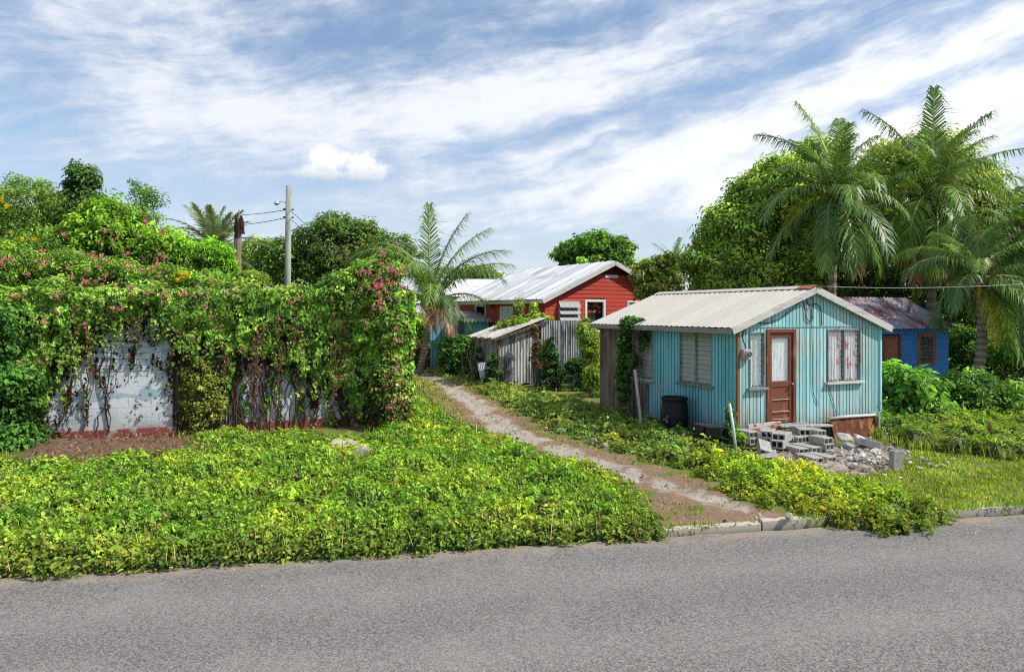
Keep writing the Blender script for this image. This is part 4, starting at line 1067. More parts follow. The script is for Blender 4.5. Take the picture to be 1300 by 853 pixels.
far_house('bungalow', 'distant house showing only its pale pyramid roof above the trees', (-4.6, 76, 0), R(5), 6.4, 6, 5.0, 7.2, M_FARWHITE, M_WHITEROOF, True)
far_house('bungalow', 'white house seen in a gap behind the dead palm trunk', (-21.5, 60, 0), R(10), 6.5, 6, 7.6, 8.4, M_FARWHITE, M_WHITEROOF)

# ------------------------------------------------------------------ ruined block building under the creeper
RZ = math.atan2(.37, .93); RO = np.array([-9.94, 15.7, 0])
RU = np.array([.93, .37, 0]) / math.hypot(.93, .37); RN = np.array([RU[1], -RU[0], 0])
def ruin():
    L, Ht, D = 7.55, 3.2, 5.0
    t = thing('ruined_building', 'roofless white block building with red plinth smothered in creeper', 'ruin', tuple(RO), RZ)
    m, tt, b = mat('flaking_white_blockwork')
    br = tt.new('ShaderNodeTexBrick'); tt.l.new(tt.coord((1, 1, 1), rot=(R(90), 0, 0)), br.inputs['Vector'])
    br.inputs['Scale'].default_value = 1; br.inputs['Brick Width'].default_value = .46; br.inputs['Row Height'].default_value = .23; br.inputs['Mortar Size'].default_value = .008
    br.inputs['Mortar Smooth'].default_value = .3
    n1 = tt.noise(tt.coord((1, 1, 1)), 2.0, 7, .6); n2 = tt.noise(tt.coord((1, 1, 1)), 11, 5); n3 = tt.noise(tt.coord((1.2, 1, 3)), .9, 5, .6, .0)
    c = tt.mix(n2, (.44, .50, .55), (.64, .67, .69))
    c = tt.mix(tt.ramp(n3, .53, .57), c, (.32, .41, .47))
    c = tt.mix(tt.math('MULTIPLY', tt.ramp(n1, .60, .68), .5), c, (.66, .64, .42))
    c = tt.mix(tt.ramp(n1, .36, .30), c, (.30, .29, .28))
    c = tt.mix(tt.math('MULTIPLY', br.outputs['Fac'], .34), c, (.34, .37, .39))
    sz = tt.new('ShaderNodeSeparateXYZ'); tt.l.new(tt.coord((1, 1, 1)), sz.inputs[0]); c = tt.mix(tt.math('MULTIPLY', tt.ramp(tt.math('ADD', sz.outputs[2], tt.math('MULTIPLY', tt.math('SUBTRACT', n1, .5), .9)), .7, .15), .6), c, (.24, .21, .18))
    tt.put(b.inputs['Base Color'], c); b.inputs['Roughness'].default_value = .9; b.inputs['Specular IOR Level'].default_value = .15
    tt.put(b.inputs['Normal'], tt.bump(tt.math('ADD', tt.math('MULTIPLY', br.outputs['Fac'], -1), tt.math('MULTIPLY', n2, .6)), .5, .012))
    door = (2.60, 3.52, -.1, 2.15); win = (.75, 2.25, 1.52, 2.3)
    mb = MB(); clad(mb, np.zeros(3), X3, -Y3, np.linspace(0, L, 30), lambda u: Ht + .1 * math.sin(u * 3) * math.sin(u * 7), lambda u: .0, [door, win])
    for x0, x1, z0, z1 in [(2.6, 2.6, 0, 2.15), (3.52, 3.52, 0, 2.15)]: mb.face([(x0, 0, z0), (x0, .2, z0), (x0, .2, z1), (x0, 0, z1)])
    mb.face([(0, 0, 0), (0, D, 0), (0, D, Ht), (0, 0, Ht)]); mb.face([(L, 0, 0), (L, D, 0), (L, D, Ht), (L, 0, Ht)]); mb.face([(0, D, 0), (L, D, 0), (L, D, Ht), (0, D, Ht)])
    mb.face([(0, .2, 0), (2.6, .2, 0), (2.6, .2, Ht), (0, .2, Ht)]); mb.face([(3.52, .2, 0), (L, .2, 0), (L, .2, Ht), (3.52, .2, Ht)])
    mb.build('wall', m, t)
    f = in_frame(0, 0, 0, 0, np.zeros(3), X3, -Y3)
    mp = weathered('red_plinth_paint', (.23, .06, .05), (.32, .27, .25), .38, (4, 4, 4), 1.2, .9, (.10, .04, .03), .5)
    for a, c2 in ((0, 2.6), (3.52, L)):
        mb = MB(); bar(mb, f, a, c2, -.05, .24, .0, .05); mb.build('plinth', mp, t, bevel=.01)
    mb = MB(); bar(mb, f, 2.5, 2.6, 0, 2.2, -.1, .012, (.35, .28, .25)); bar(mb, f, 3.52, 3.62, 0, 2.2, -.1, .012, (.35, .28, .25)); bar(mb, f, 2.6, 3.52, 2.12, 2.2, -.1, .010, (.35, .28, .25)); mb.build('door_frame', M_GREYWOOD, t)
    mb = MB(); r = np.random.default_rng(2)
    for k in range(6): bar(mb, f, win[0] - .03, win[1] + .03, win[2] - .02 + .135 * k, win[2] + .106 + .135 * k, -.03, .012 + .006 * (k % 2), tuple(np.array([.78, .86, .92]) * r.uniform(.88, 1.08)))
    mb.build('window_shutter', weathered('pale_grey_boards', (.66, .70, .72), (.4, .42, .42), .35, (2, 2, 12), 1, .8), t)
    mb = MB(); mb.face([(.3, 2.2, 0), (L - .2, 2.2, 0), (L - .2, 2.2, Ht), (.3, 2.2, Ht)]); mb.build('dark_backing', M_DARK, t)  # near-black sheet added behind the doorway, darkness put into its colour
ruin()

# ------------------------------------------------------------------ poles, wires
def on_wall(u, v, d):  # blue house front plane in world
    a = R(22.97); return np.array([4.73 + math.cos(a) * u + math.sin(a) * d, 15.5 + math.sin(a) * u - math.cos(a) * d, v])
def side_wall(v, z, d):
    a = R(22.97); return np.array([4.73 - math.sin(a) * v - math.cos(a) * d, 15.5 + math.cos(a) * v - math.sin(a) * d, z])

def utility_pole():
    Y = 34; b = P(364, 358, Y); b[2] = 0; tp = P(366.5, 236, Y)
    t = thing('utility_pole', 'grey green wooden utility pole with a small street lamp', 'utility pole', tuple(b))
    mb = MB(); mb.tube([b - [0, 0, .2], (b + tp) / 2, tp], [.165, .145, .125], 14); mb.build('pole', M_POLE, t, world=True, smooth=True)
    q = P(366, 260, Y)
    mb = MB(); mb.tube([q, q + [-.18, -.1, .12], q + [-.38, -.2, .1]], [.025, .022, .02], 8); a = mb.build('lamp_arm', M_STEEL, t, world=True, smooth=True)
    mb = MB(); c = q + np.array([-.46, -.24, .04]); mb.lathe([(.02, .12), (.07, .09), (.08, .02), (.15, -.02), (.14, -.04), (.0, -.04)], c, 16, (1, 1, 1)); mb.build('lamp_head', M_STEEL, t, world=True, smooth=True)
    mb = MB(); mb.lathe([(0, -.11), (.06, -.095), (.085, -.045), (.0, -.043)], c, 12, (1.3, 1.3, 1.2)); mb.build('lamp_glass', M_STEEL, t, world=True, smooth=True)
    mb = MB()
    for py in (266, 276): w = P(366, py, Y); mb.tube([w + [-.22, -.1, 0], w + [.22, .1, 0]], .035, 6)
    mb.build('insulator', M_CABLE, t, world=True)
utility_pole()
def wire(p0, p1, sag, label, rad=.012, m=M_CABLE):
    n = 20; p0, p1 = np.array(p0), np.array(p1)
    pts = [p0 + (p1 - p0) * k / n - np.array([0, 0, sag * 4 * (k / n) * (1 - k / n)]) for k in range(n + 1)]
    mb = MB(); mb.tube(pts, rad, 5); o = mb.build('overhead_wire', m, None, smooth=True); tag(o, label, 'wire')
wire(P(366, 266, 34), P(255, 270, 60), .25, 'upper overhead wire running left from the utility pole', .017)
wire(P(366, 276, 34), P(250, 283, 60), .3, 'lower overhead wire running left from the utility pole', .017)
wire(P(367, 266, 34), P(440, 322, 29), .1, 'upper wire dropping right from the utility pole into the round tree', .012)
wire(P(367, 277, 34), P(440, 325, 29), .1, 'lower wire dropping right from the utility pole into the round tree', .012)
wire(on_wall(2.05, 3.36, .16), P(1420, 350, 15.0), .12, 'pale overhead cable from the turquoise gable past the palms', .007, M_STEEL)

def dead_trunk():
    b = P(301, 345, 30); b[2] = 0; tp = P(304, 266, 30); t = thing('dead_palm', 'bare dead palm trunk without a crown beside the date palm', 'dead tree', tuple(b))
    mb = MB(); k = 30; pts = [b + (tp - b) * i / k + [.05 * math.sin(i * .2), 0, 0] for i in range(k + 1)]
    rad = [.17 - .045 * i / k + (.01 if i % 2 else 0) for i in range(k + 1)]
    for i in range(24, 31): rad[i] = .16 - .022 * (i - 24) * (.6 if i < 29 else 1.1)
    mb.tube(pts, rad, 10, cols=[(.8, .72, .68)] * (k + 1)); mb.build('trunk', PALMBARK, t, world=True)
    mb = MB(); r = np.random.default_rng(4)
    for i in range(18):
        a = r.uniform(0, 6.28); q = tp + [math.cos(a) * .14, math.sin(a) * .14, -r.uniform(0, .7)]; mb.beam(q, q + [math.cos(a) * .07, math.sin(a) * .07, -r.uniform(.3, .6)], .1, .02, col=tuple(np.array([.2, .13, .09]) * r.uniform(.6, 1.3)))
    mb.build('dry_sheath', bpy.data.materials['bark'], t, world=True)
dead_trunk()

# ------------------------------------------------------------------ things round the blue house
def barrel():
    c = (3.70, 16.86, 0.0); t = thing('barrel', 'black plastic barrel standing against the turquoise side wall', 'barrel', c)
    mb = MB(); mb.lathe([(.0, .0), (.25, .0), (.275, .03), (.285, .2), (.31, .28), (.312, .5), (.30, .6), (.285, .75), (.285, .8), (.30, .82), (.30, .86), (.28, .875), (.265, .87), (.265, .80)], (0, 0, 0), 36)
    mb.build('drum', M_BLACKPL, t, smooth=True)
    mb = MB(); mb.lathe([(.0, .80), (.264, .80)], (0, 0, 0), 32); mb.lathe([(.04, .84), (.04, .80)], (.15, 0, 0), 10); mb.build('lid', M_BLACKPL, t)
    mb = MB(); A = []
    a = R(215)
    for k in range(9):
        z = .3 + .16 * k / 8; da = .1 + .10 * math.sin(k * 1.1)
        A.append([(math.cos(a + da) * .318, math.sin(a + da) * .318, z), (math.cos(a + da + .07) * .318, math.sin(a + da + .07) * .318, z + .01)])
    mb.grid(A); mb.build('scuff', M_FASCIA, t)
barrel()
def prop(name, label, cat, p0, p1, rad, m, square=False):
    mb = MB()
    if square: mb.beam(p0, p1, rad * 2, rad * 2)
    else: mb.tube([p0, (np.array(p0) + np.array(p1)) / 2 + [.01, .005, 0], p1], rad, 10)
    o = mb.build(name, m, None, bevel=.006 if square else 0, smooth=not square); tag(o, label, cat)
pb = G(815, 546); prop('wooden_post', 'pale square wooden post leaning on the side wall left of the barrel', 'post', (pb[0], pb[1], -.02), tuple(P(806, 469, 17.6)), .033, M_PALEWOOD, True)
pb = G(936, 584); prop('metal_pipe', 'thin pale metal pipe leaning by the corner of the turquoise house', 'pipe', (pb[0], pb[1], -.02), tuple(P(926, 512, 14.3)), .03, M_STEEL)

M_DARKBLOCK = weathered('shade_dark_block', (.03, .03, .032), (.05, .05, .05), .4, (7, 7, 7), 1.2, .85)  # near-black colour stands for shade on plain concrete blocks
def block_mesh(name, m):
    """a two-core block seen core side on: origin at the middle of the front bottom edge"""
    xs = [-.115, -.09, -.012, .012, .09, .115]; zs = [0, .026, .112, .138]; Dp = .41
    fill = lambda i, j: not (j == 1 and i in (1, 3))
    mb = MB()
    for i in range(5):
        for j in range(3):
            if not fill(i, j): continue
            x0, x1, z0, z1 = xs[i], xs[i + 1], zs[j], zs[j + 1]
            mb.face([(x0, 0, z0), (x1, 0, z0), (x1, 0, z1), (x0, 0, z1)]); mb.face([(x0, Dp, z0), (x0, Dp, z1), (x1, Dp, z1), (x1, Dp, z0)])
            for (di, dj, q) in ((-1, 0, [(x0, z1), (x0, z0)]), (1, 0, [(x1, z0), (x1, z1)]), (0, -1, [(x0, z0), (x1, z0)]), (0, 1, [(x1, z1), (x0, z1)])):
                ii, jj = i + di, j + dj
                if not (0 <= ii < 5 and 0 <= jj < 3) or not fill(ii, jj):
                    (a, b), (c, d) = q; mb.face([(a, 0, b), (a, Dp, b), (c, Dp, d), (c, 0, d)])
    o = mb.build(name, m, None, bevel=.006); me = o.data; bpy.data.objects.remove(o); return me
BLOCKM, DARKM = block_mesh('concrete_block', M_CONC), block_mesh('shade_dark_block', M_DARKBLOCK)
HA = R(22.97)
def block(px, py, Y, label, rz=0.0, tilt=(0, 0), k=(1, 1, 1), me=None, up=False, z=None):
    """px, py: where the middle of the front bottom edge stands at distance Y"""
    o = bpy.data.objects.new('concrete_block', me or BLOCKM); COL.objects.link(o)
    p = P(px, py, Y)
    M = Matrix.Translation(tuple(p)) @ Matrix.Rotation(HA + R(rz), 4, 'Z') @ Matrix.Rotation(R(tilt[0]), 4, 'X') @ Matrix.Rotation(R(tilt[1]), 4, 'Y')
    if up: M = M @ Matrix.Rotation(R(90), 4, 'X') @ Matrix.Translation((0, 0, -.138))
    o.matrix_world = M @ Matrix.Diagonal((*k, 1))
    tag(o, label, 'concrete block', 'loose concrete blocks by the door')
def at_front(u, d, z=0):
    q = on_wall(u, z, d); return (q[0], q[1], q[2])
ZX = lambda x: 930 + x / 8.667
ZY = lambda y: 530 + y / 8.667
block(ZX(235), ZY(232), 14.75, 'top block of the stack of two at the left end of the pile')
block(ZX(243), ZY(302), 14.75, 'bottom block of the stack of two at the left end of the pile')
block(ZX(375), ZY(228), 14.7, 'top block turned at an angle next to the left end stack', -50)
block(ZX(372), ZY(300), 14.7, 'bottom block turned at an angle next to the left end stack', -48)
block(ZX(500), ZY(270), 14.62, 'solid grey side of a block turned away, between left stack and steps', -62, k=(1.2, 1, 1.2))
block(ZX(485), ZY(345), 14.5, 'lower turned block with a chipped side, between left stack and steps', -58, k=(1.1, 1, 1.2))
block(ZX(632), ZY(296), 14.9, 'left block of the upper step with two open cores'); block(ZX(768), ZY(288), 14.95, 'right block of the upper step with two open cores', 3)
block(ZX(640), ZY(360), 14.92, 'block under the left of the upper step', k=(1.1, 1, 1)); block(ZX(775), ZY(354), 14.97, 'block under the right of the upper step', k=(1.1, 1, 1))
block(ZX(788), ZY(418), 14.32, 'left block of the middle step with a broad flat top', -4, k=(1.05, 1.35, 1)); block(ZX(928), ZY(404), 14.36, 'right block of the middle step with a broad flat top', 2, k=(1.1, 1.35, 1))
block(ZX(948), ZY(525), 13.55, 'left block of the lowest step nearest the creeper', -6, k=(1, 1.25, 1)); block(ZX(1096), ZY(512), 13.62, 'right block of the lowest step nearest the creeper', 2, k=(1, 1.25, 1))
block(ZX(1058), ZY(300), 14.5, 'topmost block of the narrow stack at the right of the steps'); block(ZX(1075), ZY(366), 14.5, 'middle block of the narrow stack at the right of the steps', 3); block(ZX(1085), ZY(432), 14.5, 'bottom block of the narrow stack at the right of the steps', -2)
block(ZX(985), ZY(215), 15.05, 'highest block of the pile, right of the door'); block(ZX(800), ZY(205), 15.1, 'turned block beside the highest one, just below the door', -30)
block(ZX(870), ZY(286), 15.0, 'plain grey block filling the gap behind the narrow stack', -20, k=(1.2, 1, 1.1))
block(ZX(990), ZY(285), 14.98, 'plain grey block below the highest one', 0, k=(1.2, 1, 1.1))
block(ZX(345), ZY(430), 14.0, 'tilted block end leaning in the rubble left of the steps', -35, (20, 18))
block(ZX(400), ZY(490), 13.8, 'pale slab-like block tipped flat in front of the left rubble', -40, (16, -6), (1.3, .8, .7))
block(ZX(1310), ZY(530), 13.7, 'dark block tipped over at the right foot of the steps', -28, (-38, 10), (1.4, .5, 1))
block(1141, 598, 13.0, 'single grey block standing upright on end at the edge of the lawn', -14, up=True, k=(.82, .87, 1.0))
block(1118, 572, 14.6, 'broken block with an open core on the rubble heap', 30, (10, 20))
block(900, 551, 15.3, 'concrete block beside the barrel, its shade put into a near-black colour', -10, k=(1.4, 1, 1.3), me=DARKM); block(922, 556, 15.0, 'concrete block nearest the leaning pipe, its shade put into a near-black colour', 12, k=(1.4, 1, 1.4), me=DARKM)
block(902, 566, 15.35, 'lower block beside the barrel, half sunk in weeds, shade put into its colour', -6, k=(1.4, 1, 1.3), me=DARKM); block(924, 571, 15.05, 'lower block nearest the leaning pipe, half sunk in weeds, shade put into its colour', 8, k=(1.4, 1, 1.4), me=DARKM)

mb = MB(); a = at_front(.12, .16, .34); b = at_front(1.0, .16, .36); mb.beam(a, b, .05, .24)
tag(mb.build('board', weathered('peeling_rust_board', (.55, .53, .5), (.34, .11, .05), .45, (4, 4, 10), 1.1, .9), None, bevel=.006), 'peeling white and rust board under the narrow window', 'board')
mb = MB(); mb.beam(at_front(.2, .24, .2), at_front(1.95, .30, .3), .05, .16); tag(mb.build('board', M_GREYWOOD, None, bevel=.006), 'long grey board laid below the brown door', 'board')
mb = MB(); mb.beam(at_front(.9, .2, .38), at_front(2.3, .26, .33), .18, .045, col=(1.8, 1.9, 2.0)); tag(mb.build('board', M_GREYWOOD, None, bevel=.006), 'grey plank forming a rough doorstep under the door', 'board')
def rusty_tank():
    t = thing('rusty_tank', 'rusty metal trough leaning at the foot of the front wall', 'trough', at_front(2.42, .16), HA)
    mb = MB(); n = 14; A = []
    for i in range(n + 1):
        x = 1.32 * i / n; s = .012 * math.sin(i * 2.1)
        A.append([(x, -.12 + s, -.05), (x, -.05 + s, .2), (x, .01 + s, .38 + .01 * math.sin(i)), (x, .05, .46), (x, .11, .45)])
    mb.grid(A); mb.build('side_sheet', M_RUST, t, smooth=True)
    mb = MB(); mb.tube([(-.03, .02, .455), (.5, .01, .47), (1.36, .02, .46)], [.03, .035, .03], 8); mb.build('rim', M_FASCIA, t, smooth=True)
    mb = MB(); mb.box((1.36, .0, .2), (.05, .2, .5), col=(.9, .9, .9)); mb.build('end_board', M_PALEWOOD, t)
rusty_tank()

# rubble
def rock_mesh(name, seed, m):
    bm = bmesh.new(); bmesh.ops.create_icosphere(bm, subdivisions=2, radius=1); r = np.random.default_rng(seed)
    for k in range(9):
        n = Vector(norm(r.normal(size=3))); d = r.uniform(.45, .85)
        for v in bm.verts:
            q = v.co.dot(n)
            if q > d: v.co -= n * (q - d)
    for v in bm.verts: v.co *= 1 + r.normal(0, .03)
    me = bpy.data.meshes.new(name); bm.to_mesh(me); bm.free()
    at = me.color_attributes.new('Col', 'FLOAT_COLOR', 'POINT'); at.data.foreach_set('color', np.ones(len(me.vertices) * 4, dtype=np.float32)); me.materials.append(m); return me
M_CHALK = weathered('chalky_rubble', (.66, .63, .58), (.48, .44, .38), .42, (4, 4, 4), 1.2, .95, (.3, .26, .2), .3, bump=.5)
ROCKS = [rock_mesh('stone', k, (M_CONC, M_STONE, M_CHALK, M_STONE, M_CONC, M_CHALK)[k]) for k in range(6)]
def rock(p, s, seed, label, group=None, me=None):
    r = np.random.default_rng(seed); o = bpy.data.objects.new('stone', me or ROCKS[seed % 6]); COL.objects.link(o)
    o.location = p; o.scale = tuple(np.array(s) * r.uniform(.8, 1.2, 3)); o.rotation_euler = tuple(r.uniform(-.5, .5, 2)) + (r.uniform(0, 6.28),); tag(o, label, 'stone', group)
def rock_px(px, py, Y, s, seed, label, group=None, me=None): rock(tuple(P(px, py, Y)), s, seed, label, group, me)
rock_px(1072, 557, 15.0, (.22, .16, .14), 1, 'large cream boulder on top of the heap against the rusty trough', None, ROCKS[5])
rock_px(1090, 556, 15.1, (.16, .14, .11), 5, 'smaller cream boulder touching the large one on the heap', None, ROCKS[2])
rock_px(1110, 576, 14.4, (.17, .14, .14), 2, 'round grey lump of concrete in the middle of the heap', None, ROCKS[2])
rock_px(1080, 567, 14.7, (.13, .11, .1), 4, 'grey and white lump of rubble below the large boulder', None, ROCKS[4])
r_ = np.random.default_rng(12)
for k in range(190):
    px = r_.normal(1094, 19); py = r_.normal(577, 9); Y = 2632 / (np.clip(py, 560, 600) + 6 - HY) ; Y = min(Y, 15.3 + (px - 1040) * .008); s = .022 + .075 * r_.random() ** 2.2
    rock_px(px, py, Y, (s, s * .85, s * .7), 1020 + k, 'broken stone in the rubble heap in front of the rusty trough', 'stones of the rubble heap')
for k in range(46):
    px = r_.normal(982, 15); py = 592 - abs(px - 982) * .4 + r_.normal(-6, 6); Y = 2632 / (py + 3 - HY); s = r_.uniform(.03, .11)
    rock_px(px, py, Y, (s, s * .85, s * .6), 160 + k, 'broken stone lying left of the block steps', 'stones left of the steps')
for k in range(34):
    px, py = r_.uniform(1080, 1215), r_.normal(590, 9); q = G(px, max(572, py)); s = r_.uniform(.025, .075)
    rock((q[0], q[1], s * .3), (s, s * .9, s * .55), 200 + k, 'small pale stone scattered on the grass right of the house', 'stones scattered on the lawn')
for k in range(22):
    u = r_.uniform(0, 1); i = r_.integers(0, len(TRACK) - 3); q = TRACK[i] * (1 - u) + TRACK[i + 1] * u + r_.normal(0, .35, 2); s = r_.uniform(.02, .05)
    rock((q[0], q[1], s * .3), (s, s * .9, s * .5), 300 + k, 'small stone lying loose on the dirt track', 'stones on the track')
for px, py, s, lb in ((692, 546, .10, 'white stone at the right edge of the track below the tin shed'), (754, 562, .10, 'pale stone on the track edge, upper of two'), (768, 569, .12, 'pale stone on the track edge, lower of two'), (1003, 660, .10, 'reddish stone behind the kerb at the mouth of the track')):
    q = G(px, py); rock((q[0], q[1], s * .4), (s, s * .8, s * .6), int(px), lb, None, ROCKS[1] if px != 1003 else ROCKS[3])
for px, py, s in ((430, 566, .34), (455, 573, .28), (447, 560, .25), (420, 574, .2)):
    q = G(px, py + 12); rock((q[0], q[1], .12), (s, s * .8, s * .5), int(px + py), 'pale slab of broken concrete in the creeper before the ruin', 'broken slabs before the ruin', ROCKS[1])
M_DIRTY = weathered('dirty_stone', (.16, .135, .11), (.09, .075, .06), .45, (4, 4, 4), 1.2, .95, (.04, .03, .025), .4)
DIRTM = [rock_mesh('stone', 60 + k, M_DIRTY) for k in range(3)]
for k in range(16):
    px = 160 + k * 9 + r_.normal(0, 5); x = (px - 650) / F * 8.15; s = r_.uniform(.03, .09); y = yroad(x) + r_.uniform(.0, .12)
    rock((x, y, -.1), (s * 1.5, s * .8, s * .5), 400 + k, 'dirty stone at the road edge under the creeper', 'stones at the road edge', DIRTM[k % 3])
for k in range(40):
    px = r_.uniform(-20, 1320); e = r_.exponential(.5); x = (px - 650) / F * 9.0; y = yroad(x) - .05 - e; s = r_.uniform(.006, .018)
    rock((x, y, -.115), (s, s * .8, s * .5), 500 + k, 'tiny pebble lying loose on the asphalt', 'pebbles on the road', ROCKS[k % 6])

# ================================================================== PLANTS
GREEN = dict(
    bed=[(.15, .24, .028), (.20, .285, .036), (.105, .185, .022), (.28, .31, .05), (.06, .125, .018)],
    bedw=[.36, .24, .25, .04, .11],
    ivy=[(.09, .175, .026), (.14, .225, .038), (.058, .12, .022), (.2, .26, .055)],
    dark=[(.04, .085, .02), (.055, .11, .024), (.075, .13, .028)],
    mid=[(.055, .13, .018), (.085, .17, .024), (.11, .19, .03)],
    bright=[(.13, .235, .022), (.175, .275, .034), (.10, .19, .022)],
    olive=[(.09, .15, .025), (.14, .2, .035), (.07, .115, .02), (.2, .23, .05)],
    yellow=[(.15, .22, .03), (.2, .25, .04), (.11, .18, .025)])

# --- creeper in front of the ruin and beside the road
rx = [-12.5, -9, -7, -5, -3, -1.5, 0, 1, 1.7]
left_poly = [(x, yroad(x) - .1) for x in rx] + [G(853, 676)] + LEFT_EDGE[1:] + [G(505, 474), G(497, 520), G(508, 538), G(470, 545), G(458, 562), G(420, 562), G(405, 552), G(330, 554), G(285, 550), G(225, 557), G(215, 580), G(120, 588), G(30, 592), G(0, 575), (-13.5, 13.0)]
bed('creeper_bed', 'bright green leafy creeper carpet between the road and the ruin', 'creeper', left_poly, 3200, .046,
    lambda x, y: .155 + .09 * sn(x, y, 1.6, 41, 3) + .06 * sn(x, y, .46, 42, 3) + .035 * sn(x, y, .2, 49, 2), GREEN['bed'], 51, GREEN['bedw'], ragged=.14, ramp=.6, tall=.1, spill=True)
right_poly = [G(858, 592), G(905, 612), G(932, 633), G(1006, 651), G(1082, 661), G(1110, 668), G(1150, 667), G(1192, 657), G(1200, 645), G(1130, 628), G(1068, 610), G(1000, 594), G(940, 585), G(895, 583)]
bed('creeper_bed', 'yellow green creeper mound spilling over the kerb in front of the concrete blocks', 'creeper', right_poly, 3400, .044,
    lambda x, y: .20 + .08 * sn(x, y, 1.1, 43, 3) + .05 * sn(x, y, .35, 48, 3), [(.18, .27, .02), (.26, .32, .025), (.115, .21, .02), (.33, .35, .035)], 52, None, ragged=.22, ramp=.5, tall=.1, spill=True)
strip_poly = [G(596, 487), G(610, 500), G(657, 524), G(705, 549), G(762, 567), G(819, 585), G(858, 594), G(900, 588), G(935, 580), G(900, 560), G(850, 548), G(800, 530), G(760, 518), G(700, 503), G(640, 490)]
bed('weed_strip', 'low leafy weeds between the dirt track and the sheds', 'weeds', strip_poly, 1500, .06,
    lambda x, y: .13 + .10 * sn(x, y, 1.2, 44, 3) + .05 * sn(x, y, .4, 46), [(.13, .2, .03), (.17, .23, .045), (.09, .15, .025), (.22, .25, .07)], 53, None, ragged=.2, ramp=.5, tall=.25, depth=.18)
side_poly = [G(700, 505), G(765, 532), G(830, 555), G(900, 574), G(938, 578), (4.62, 15.35), (3.2, 18.6), (2.2, 21.2), (1.2, 25.2)]
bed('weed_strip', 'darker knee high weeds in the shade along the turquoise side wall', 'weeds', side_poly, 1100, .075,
    lambda x, y: .12 + .10 * sn(x, y, .8, 45, 3), GREEN['mid'] + [(.14, .2, .04)], 54, None, ragged=.12, ramp=.35, tall=.2, depth=.14)  # darker leaves than the track strip: wall shade put into the palette
far_poly = [G(500, 474), G(520, 478), G(545, 500), G(530, 520), G(505, 500)]
yard_poly = [G(1125, 560), G(1150, 573), G(1200, 577), G(1310, 590), G(1460, 590), (17, 20.5), (9, 21.5), (8.2, 18.0), (7.9, 17.2)]
bed('weed_patch', 'grassy light green weeds in front of the broad leaved bushes at the right', 'weeds', yard_poly, 1000, .07,
    lambda x, y: .30 + .16 * sn(x, y, 1.3, 47, 3), [(.16, .24, .03), (.21, .27, .04), (.10, .18, .022)], 55, None, ragged=.15, ramp=.4, tall=.35, depth=.2, ratio=.3)

def grass(name, label, poly, dens, h, seed, cols, lean=.5, wide=.008, thr=-.35):
    r = np.random.default_rng(seed); p = np.array(poly); lo, hi = p.min(0), p.max(0); n = int((hi - lo).prod() * dens)
    x, y = r.uniform(lo[0], hi[0], n), r.uniform(lo[1], hi[1], n)
    k = inpoly(x, y, poly) & ((segdist(x, y, TRACK, False) > .5) | (r.random(n) < .06)) & (sn(x, y, .7, seed) + r.normal(0, .3, n) > thr); x, y = x[k], y[k]; n = len(x)
    hh = h * r.uniform(.4, 1.3, n) * (1 + .3 * sn(x, y, 1.0, seed + 1)); a = r.uniform(0, 6.28, n); w = wide * r.uniform(.7, 1.5, n) * np.maximum(1, y / 11)
    sx, sy = np.cos(a) * w, np.sin(a) * w; b = r.uniform(0, 6.28, n); ln = hh * lean * r.random(n)
    z0 = np.full(n, -.01)
    m = np.stack([x + np.cos(b) * ln * .35, y + np.sin(b) * ln * .35, hh * .6], 1); tp = np.stack([x + np.cos(b) * ln, y + np.sin(b) * ln, hh], 1)
    q = lambda c, k: c + np.stack([sx * k, sy * k, 0 * sx], 1)
    B = np.stack([x, y, z0], 1)
    V = np.stack([q(B, -1), q(B, 1), q(m, .8), tp, q(m, -.8)], 1).reshape(-1, 3)
    Fc = (np.arange(n)[:, None] * 5 + np.array([0, 1, 2, 4, 4, 2, 3])[None]).ravel()
    st = (np.arange(n)[:, None] * 7 + np.array([0, 4])[None]).ravel(); tt = np.tile([4, 3], n)
    c = palette(n, cols, r, .25) * np.exp(.25 * sn(x, y, 1.6, seed + 3))[:, None]
    o = raw_mesh(name, V, Fc, st, tt, np.repeat(np.clip(c, .003, .9), 5, axis=0), LEAF); return tag(o, label, 'grass', None, 'stuff')
GC = [(.14, .20, .028), (.18, .24, .035), (.11, .17, .022), (.26, .26, .07)]
lawn_poly = [G(1065, 612), G(1130, 630), G(1195, 645), G(1310, 640), (10.5, 11.7), (14, 12.4), (14, 16), G(1310, 588), G(1200, 576), G(1160, 572), G(1140, 590), G(1100, 604)]
grass('lawn_grass', 'short mown looking grass between the rubble and the kerb at the right', lawn_poly, 1500, .055, 61, GC)
grass('kerb_grass', 'grass tufts in the gap between road and kerb', [(1.9, yroad(1.9) - .02), (5, yroad(5) - .03), (13, yroad(13) - .05), (13, yroad(13) + .24), (5, yroad(5) + .12), (1.9, yroad(1.9) + .07)], 900, .075, 62, [(.1, .19, .02), (.15, .23, .03)], .9, .007, .15)
grass('track_grass', 'thin dry grass along both sides of the dirt track', LEFT_EDGE + RIGHT_EDGE[::-1], 260, .045, 63, [(.16, .17, .045), (.24, .22, .08), (.11, .15, .03)], .8)
grass('tall_grass', 'tall light green grass stems standing in the weeds right of the house', yard_poly, 380, .22, 65, [(.17, .25, .03), (.22, .28, .045), (.28, .28, .08)], .7, .006)
grass('creeper_grass', 'thin grass stems coming up through the creeper carpet', left_poly, 80, .26, 66, [(.16, .22, .035), (.22, .25, .06), (.3, .26, .11)], .8, .004, .1)
grass('far_grass', 'rough grass at the far end of the track', [G(500, 462), G(600, 462), G(606, 498), G(590, 492), G(560, 500), G(520, 488)], 130, .12, 64, [(.16, .19, .04), (.22, .22, .07)], .8, .012)

